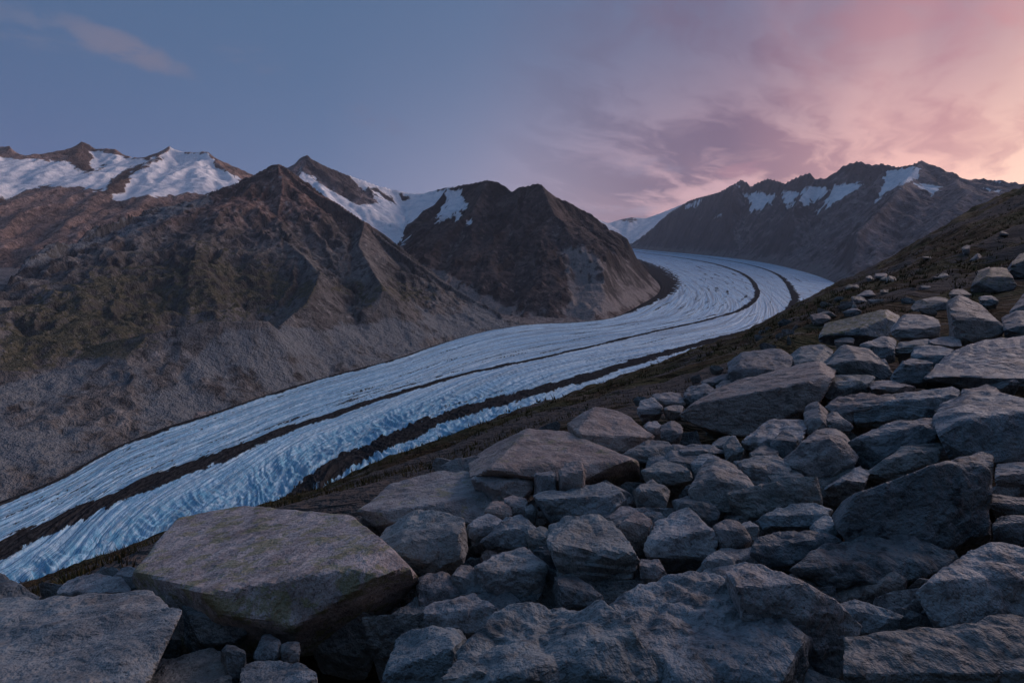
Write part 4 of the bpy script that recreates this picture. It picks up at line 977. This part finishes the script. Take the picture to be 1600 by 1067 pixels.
 dict(l='dark hooded stone between the greenish stone and the slate-like block', o=[(1200,745),(1212,728),(1235,724),(1258,744),(1240,756),(1212,764)], tint=.1, dark=.5, p=14),
 dict(l='slate-like flat block with a steep blue face', o=[(1136,775),(1162,762),(1209,762),(1231,748),(1284,747),(1289,781),(1240,796),(1194,806),(1170,810)], c=[(1150,772),(1200,768),(1240,756),(1282,754)], tint=.2, dark=.3, p=36),
 dict(l='tan slab at the right edge behind the huge near-black boulder', o=[(1556,724),(1600,721),(1660,725),(1670,760),(1600,762),(1556,757)], front=.35, tint=.6, dark=.15, p=30),
 dict(l='dark ledge at the right edge below the tan slab', o=[(1545,770),(1600,778),(1660,785),(1665,805),(1600,806),(1550,798)], front=.5, tint=.2, dark=.5, p=28),
 dict(l='sunken black stone at the right edge below the dark ledge', o=[(1548,802),(1600,806),(1660,812),(1665,858),(1600,858),(1553,846)], front=.7, tint=.1, dark=.7),
 dict(l='splinter of stone beneath the long overhanging rock', o=[(1107,698),(1122,684),(1140,679),(1146,690),(1132,702),(1114,704)], tint=.1, dark=.4, p=24),
 dict(l='speckled stone squeezed left of the long dark blue block', o=[(1285,648),(1303,640),(1325,656),(1333,668),(1316,674),(1298,672)], tint=.4, dark=.4),
 dict(l='rugged mossy outcrop sticking out of the heath just above the large mottled light boulder', o=[(1516,448),(1526,430),(1548,415),(1574,420),(1588,440),(1580,456),(1545,460)], Yb=max(26.5, hill_Y(1550, 455) * .97), tint=.5, moss=.8, dark=.8, front=.6, p=14, rough=1.6),
 dict(l='dark mossy crag on the heath at the right edge, highest rock on the slope', o=[(1572,420),(1588,402),(1610,392),(1640,396),(1650,425),(1600,436)], Yb=max(26.5, hill_Y(1600, 432) * .97), tint=.4, moss=.7, dark=.9, front=.65, p=14, rough=1.6),
 dict(l='low brown outcrop on the heath above the pale angular boulder', o=[(1424,484),(1436,468),(1462,462),(1484,470),(1490,490),(1470,500),(1440,496)], Yb=30, tint=.6, moss=.35, dark=.5, p=12),
]
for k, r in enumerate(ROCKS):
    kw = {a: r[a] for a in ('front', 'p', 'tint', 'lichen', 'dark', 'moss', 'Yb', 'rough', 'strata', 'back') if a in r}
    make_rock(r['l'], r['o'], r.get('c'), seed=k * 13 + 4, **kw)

# ------------------------------------------------------------------ stones wedged in the gaps, and more blocks along the rim of the field
def neighbour_label(x, y, head):
    near = min(ROCKS, key=lambda r: math.hypot(np.mean([q[0] for q in r['o']]) - x, 1.5 * (np.mean([q[1] for q in r['o']]) - y)))
    cx_, cy_ = np.mean([q[0] for q in near['o']]), np.mean([q[1] for q in near['o']])
    side = ('left of' if x < cx_ else 'right of') if abs(x - cx_) > 1.2 * abs(y - cy_) else ('behind' if y < cy_ else 'in front of')
    short = re.split(r' (?:with|behind|beside|lying|tucked|cut|between|deep|at|by|leaning|above|touching|against|in|whose|below|wedged|right|under|beneath|filling|along|peeping|rising|next|on|of|left|resting|near|sticking|squeezed)\b|,', near['l'])[0]
    return f'{head} {side} the {short}'
seen = set()
rs = np.random.RandomState(23)
RIM = [(1500, 462, 46, 'boulder'), (1540, 470, 40, 0), (1450, 486, 34, 0), (860, 668, 40, 0), (1000, 624, 26, 0), (1090, 590, 24, 0), (1200, 540, 30, 0), (1240, 528, 28, 0), (1330, 488, 34, 0), (1370, 470, 30, 0), (1420, 470, 28, 0), (1120, 575, 22, 0)]
for k, (x, y, w, _) in enumerate(RIM):
    ang = np.sort(rs.rand(7)) * 2 * np.pi; rad = rs.uniform(.75, 1.1, 7); asp = rs.uniform(.35, .6); tn, dk = rs.uniform(.05, .6), rs.uniform(.1, .5)
    tone = 'reddish' if tn > .42 else ('dark' if dk > .32 else 'pale')
    lab = neighbour_label(x, y, f'{tone} {"block" if asp > .48 else "flat stone"} on the rim of the boulder field')
    if lab in seen: lab = neighbour_label(x, y, f'smaller {tone} stone on the rim of the boulder field')
    if lab in seen: continue
    seen.add(lab)
    o = [(x + w * .5 * r * math.cos(a), y + w * asp * .5 * r * math.sin(a)) for a, r in zip(ang, rad)]
    den = (y - HY) / FPX + GA * (x - CX) / FPX + GB
    make_rock(lab, o, front=.4, tint=tn, dark=dk, p=28, seed=8000 + k * 7, moss=.25 if x > 1380 and y < 480 else 0, Yb=min((-GZ0 + .15) / max(den, .03), 38))

for k in range(34):
    x = rs.uniform(1180, 1596); top = np.interp(x, CREST[:, 0], CREST[:, 1]); low = np.interp(x, (1180, 1300, 1400, 1500, 1600), (540, 492, 470, 440, 420))
    y = top + (low - top) * rs.uniform(.18, 1.0); w = rs.uniform(8, 22) * (1 + .8 * (y - top) / (low - top)); asp = rs.uniform(.4, .7)
    ang = np.sort(rs.rand(7)) * 2 * np.pi; rad = rs.uniform(.75, 1.1, 7)
    o = [(x + w * .5 * r * math.cos(a), y + w * asp * .5 * r * math.sin(a)) for a, r in zip(ang, rad)]
    make_rock('weathered stone lying loose on the dark heath slope above the boulder field', o, front=.4, tint=rs.uniform(.2, .8), dark=rs.uniform(.2, .6), moss=rs.choice([0, .3, .6]), p=24, seed=9000 + k, Yb=max(26.5, hill_Y(x, y + w * asp * .3) * .985), name='stone', cat='stone', group='stones scattered over the heath slope')

rs = np.random.RandomState(11)
FIELD = [(0, 960), (300, 920), (560, 800), (720, 740), (1000, 690), (1130, 600), (1290, 560), (1450, 500), (1600, 500), (1600, 1060), (0, 1060)]
KEEP = {1, 4, 5, 11, 16, 21, 22, 29, 32, 33, 37, 41, 45, 47, 48, 53, 58, 64, 69, 70, 73, 76, 77, 81, 82, 83, 86, 94, 97, 98, 102, 103, 104, 105, 106, 108, 110, 111, 115, 117, 119, 124, 128, 137, 143, 147, 157, 158, 168, 170, 173, 189, 192, 196, 198, 202, 213, 214, 215, 221, 227, 230, 232, 236, 239, 243, 247, 253}
n_gap = 0
for k in range(420):
    x, y = rs.uniform(0, 1600), rs.uniform(500, 1060)
    sz = rs.uniform(.16, .42); asp = rs.uniform(.45, .85); ang = np.sort(rs.rand(8)) * 2 * np.pi; rad = rs.uniform(.75, 1.1, 8); tn, dk, pp = rs.uniform(0, .7), rs.uniform(.15, .6), rs.uniform(14, 34)
    if not inside(np.array([x]), np.array([y]), FIELD)[0]: continue
    n_gap += 1
    if KEEP is not None and n_gap not in KEEP: continue
    Yg = (-GZ0 + .30) / max((y - HY) / FPX + GA * (x - CX) / FPX + GB, .05)
    w = sz / Yg * FPX
    o = [(x + w * r * math.cos(a), y - w * asp + w * asp * r * math.sin(a)) for a, r in zip(ang, rad)]
    tone = 'reddish' if tn > .5 else ('dark grey' if dk > .4 else 'pale grey')
    lab = neighbour_label(x, y, f'small {tone} stone in the gap')
    if lab in seen: continue
    seen.add(lab)
    ob = make_rock(lab, o, front=.4, tint=tn, dark=dk, p=pp, Yb=Yg, seed=5000 + k, name='stone', cat='stone', group='stones wedged in the gaps of the boulder field')
    ob['gap'] = n_gap
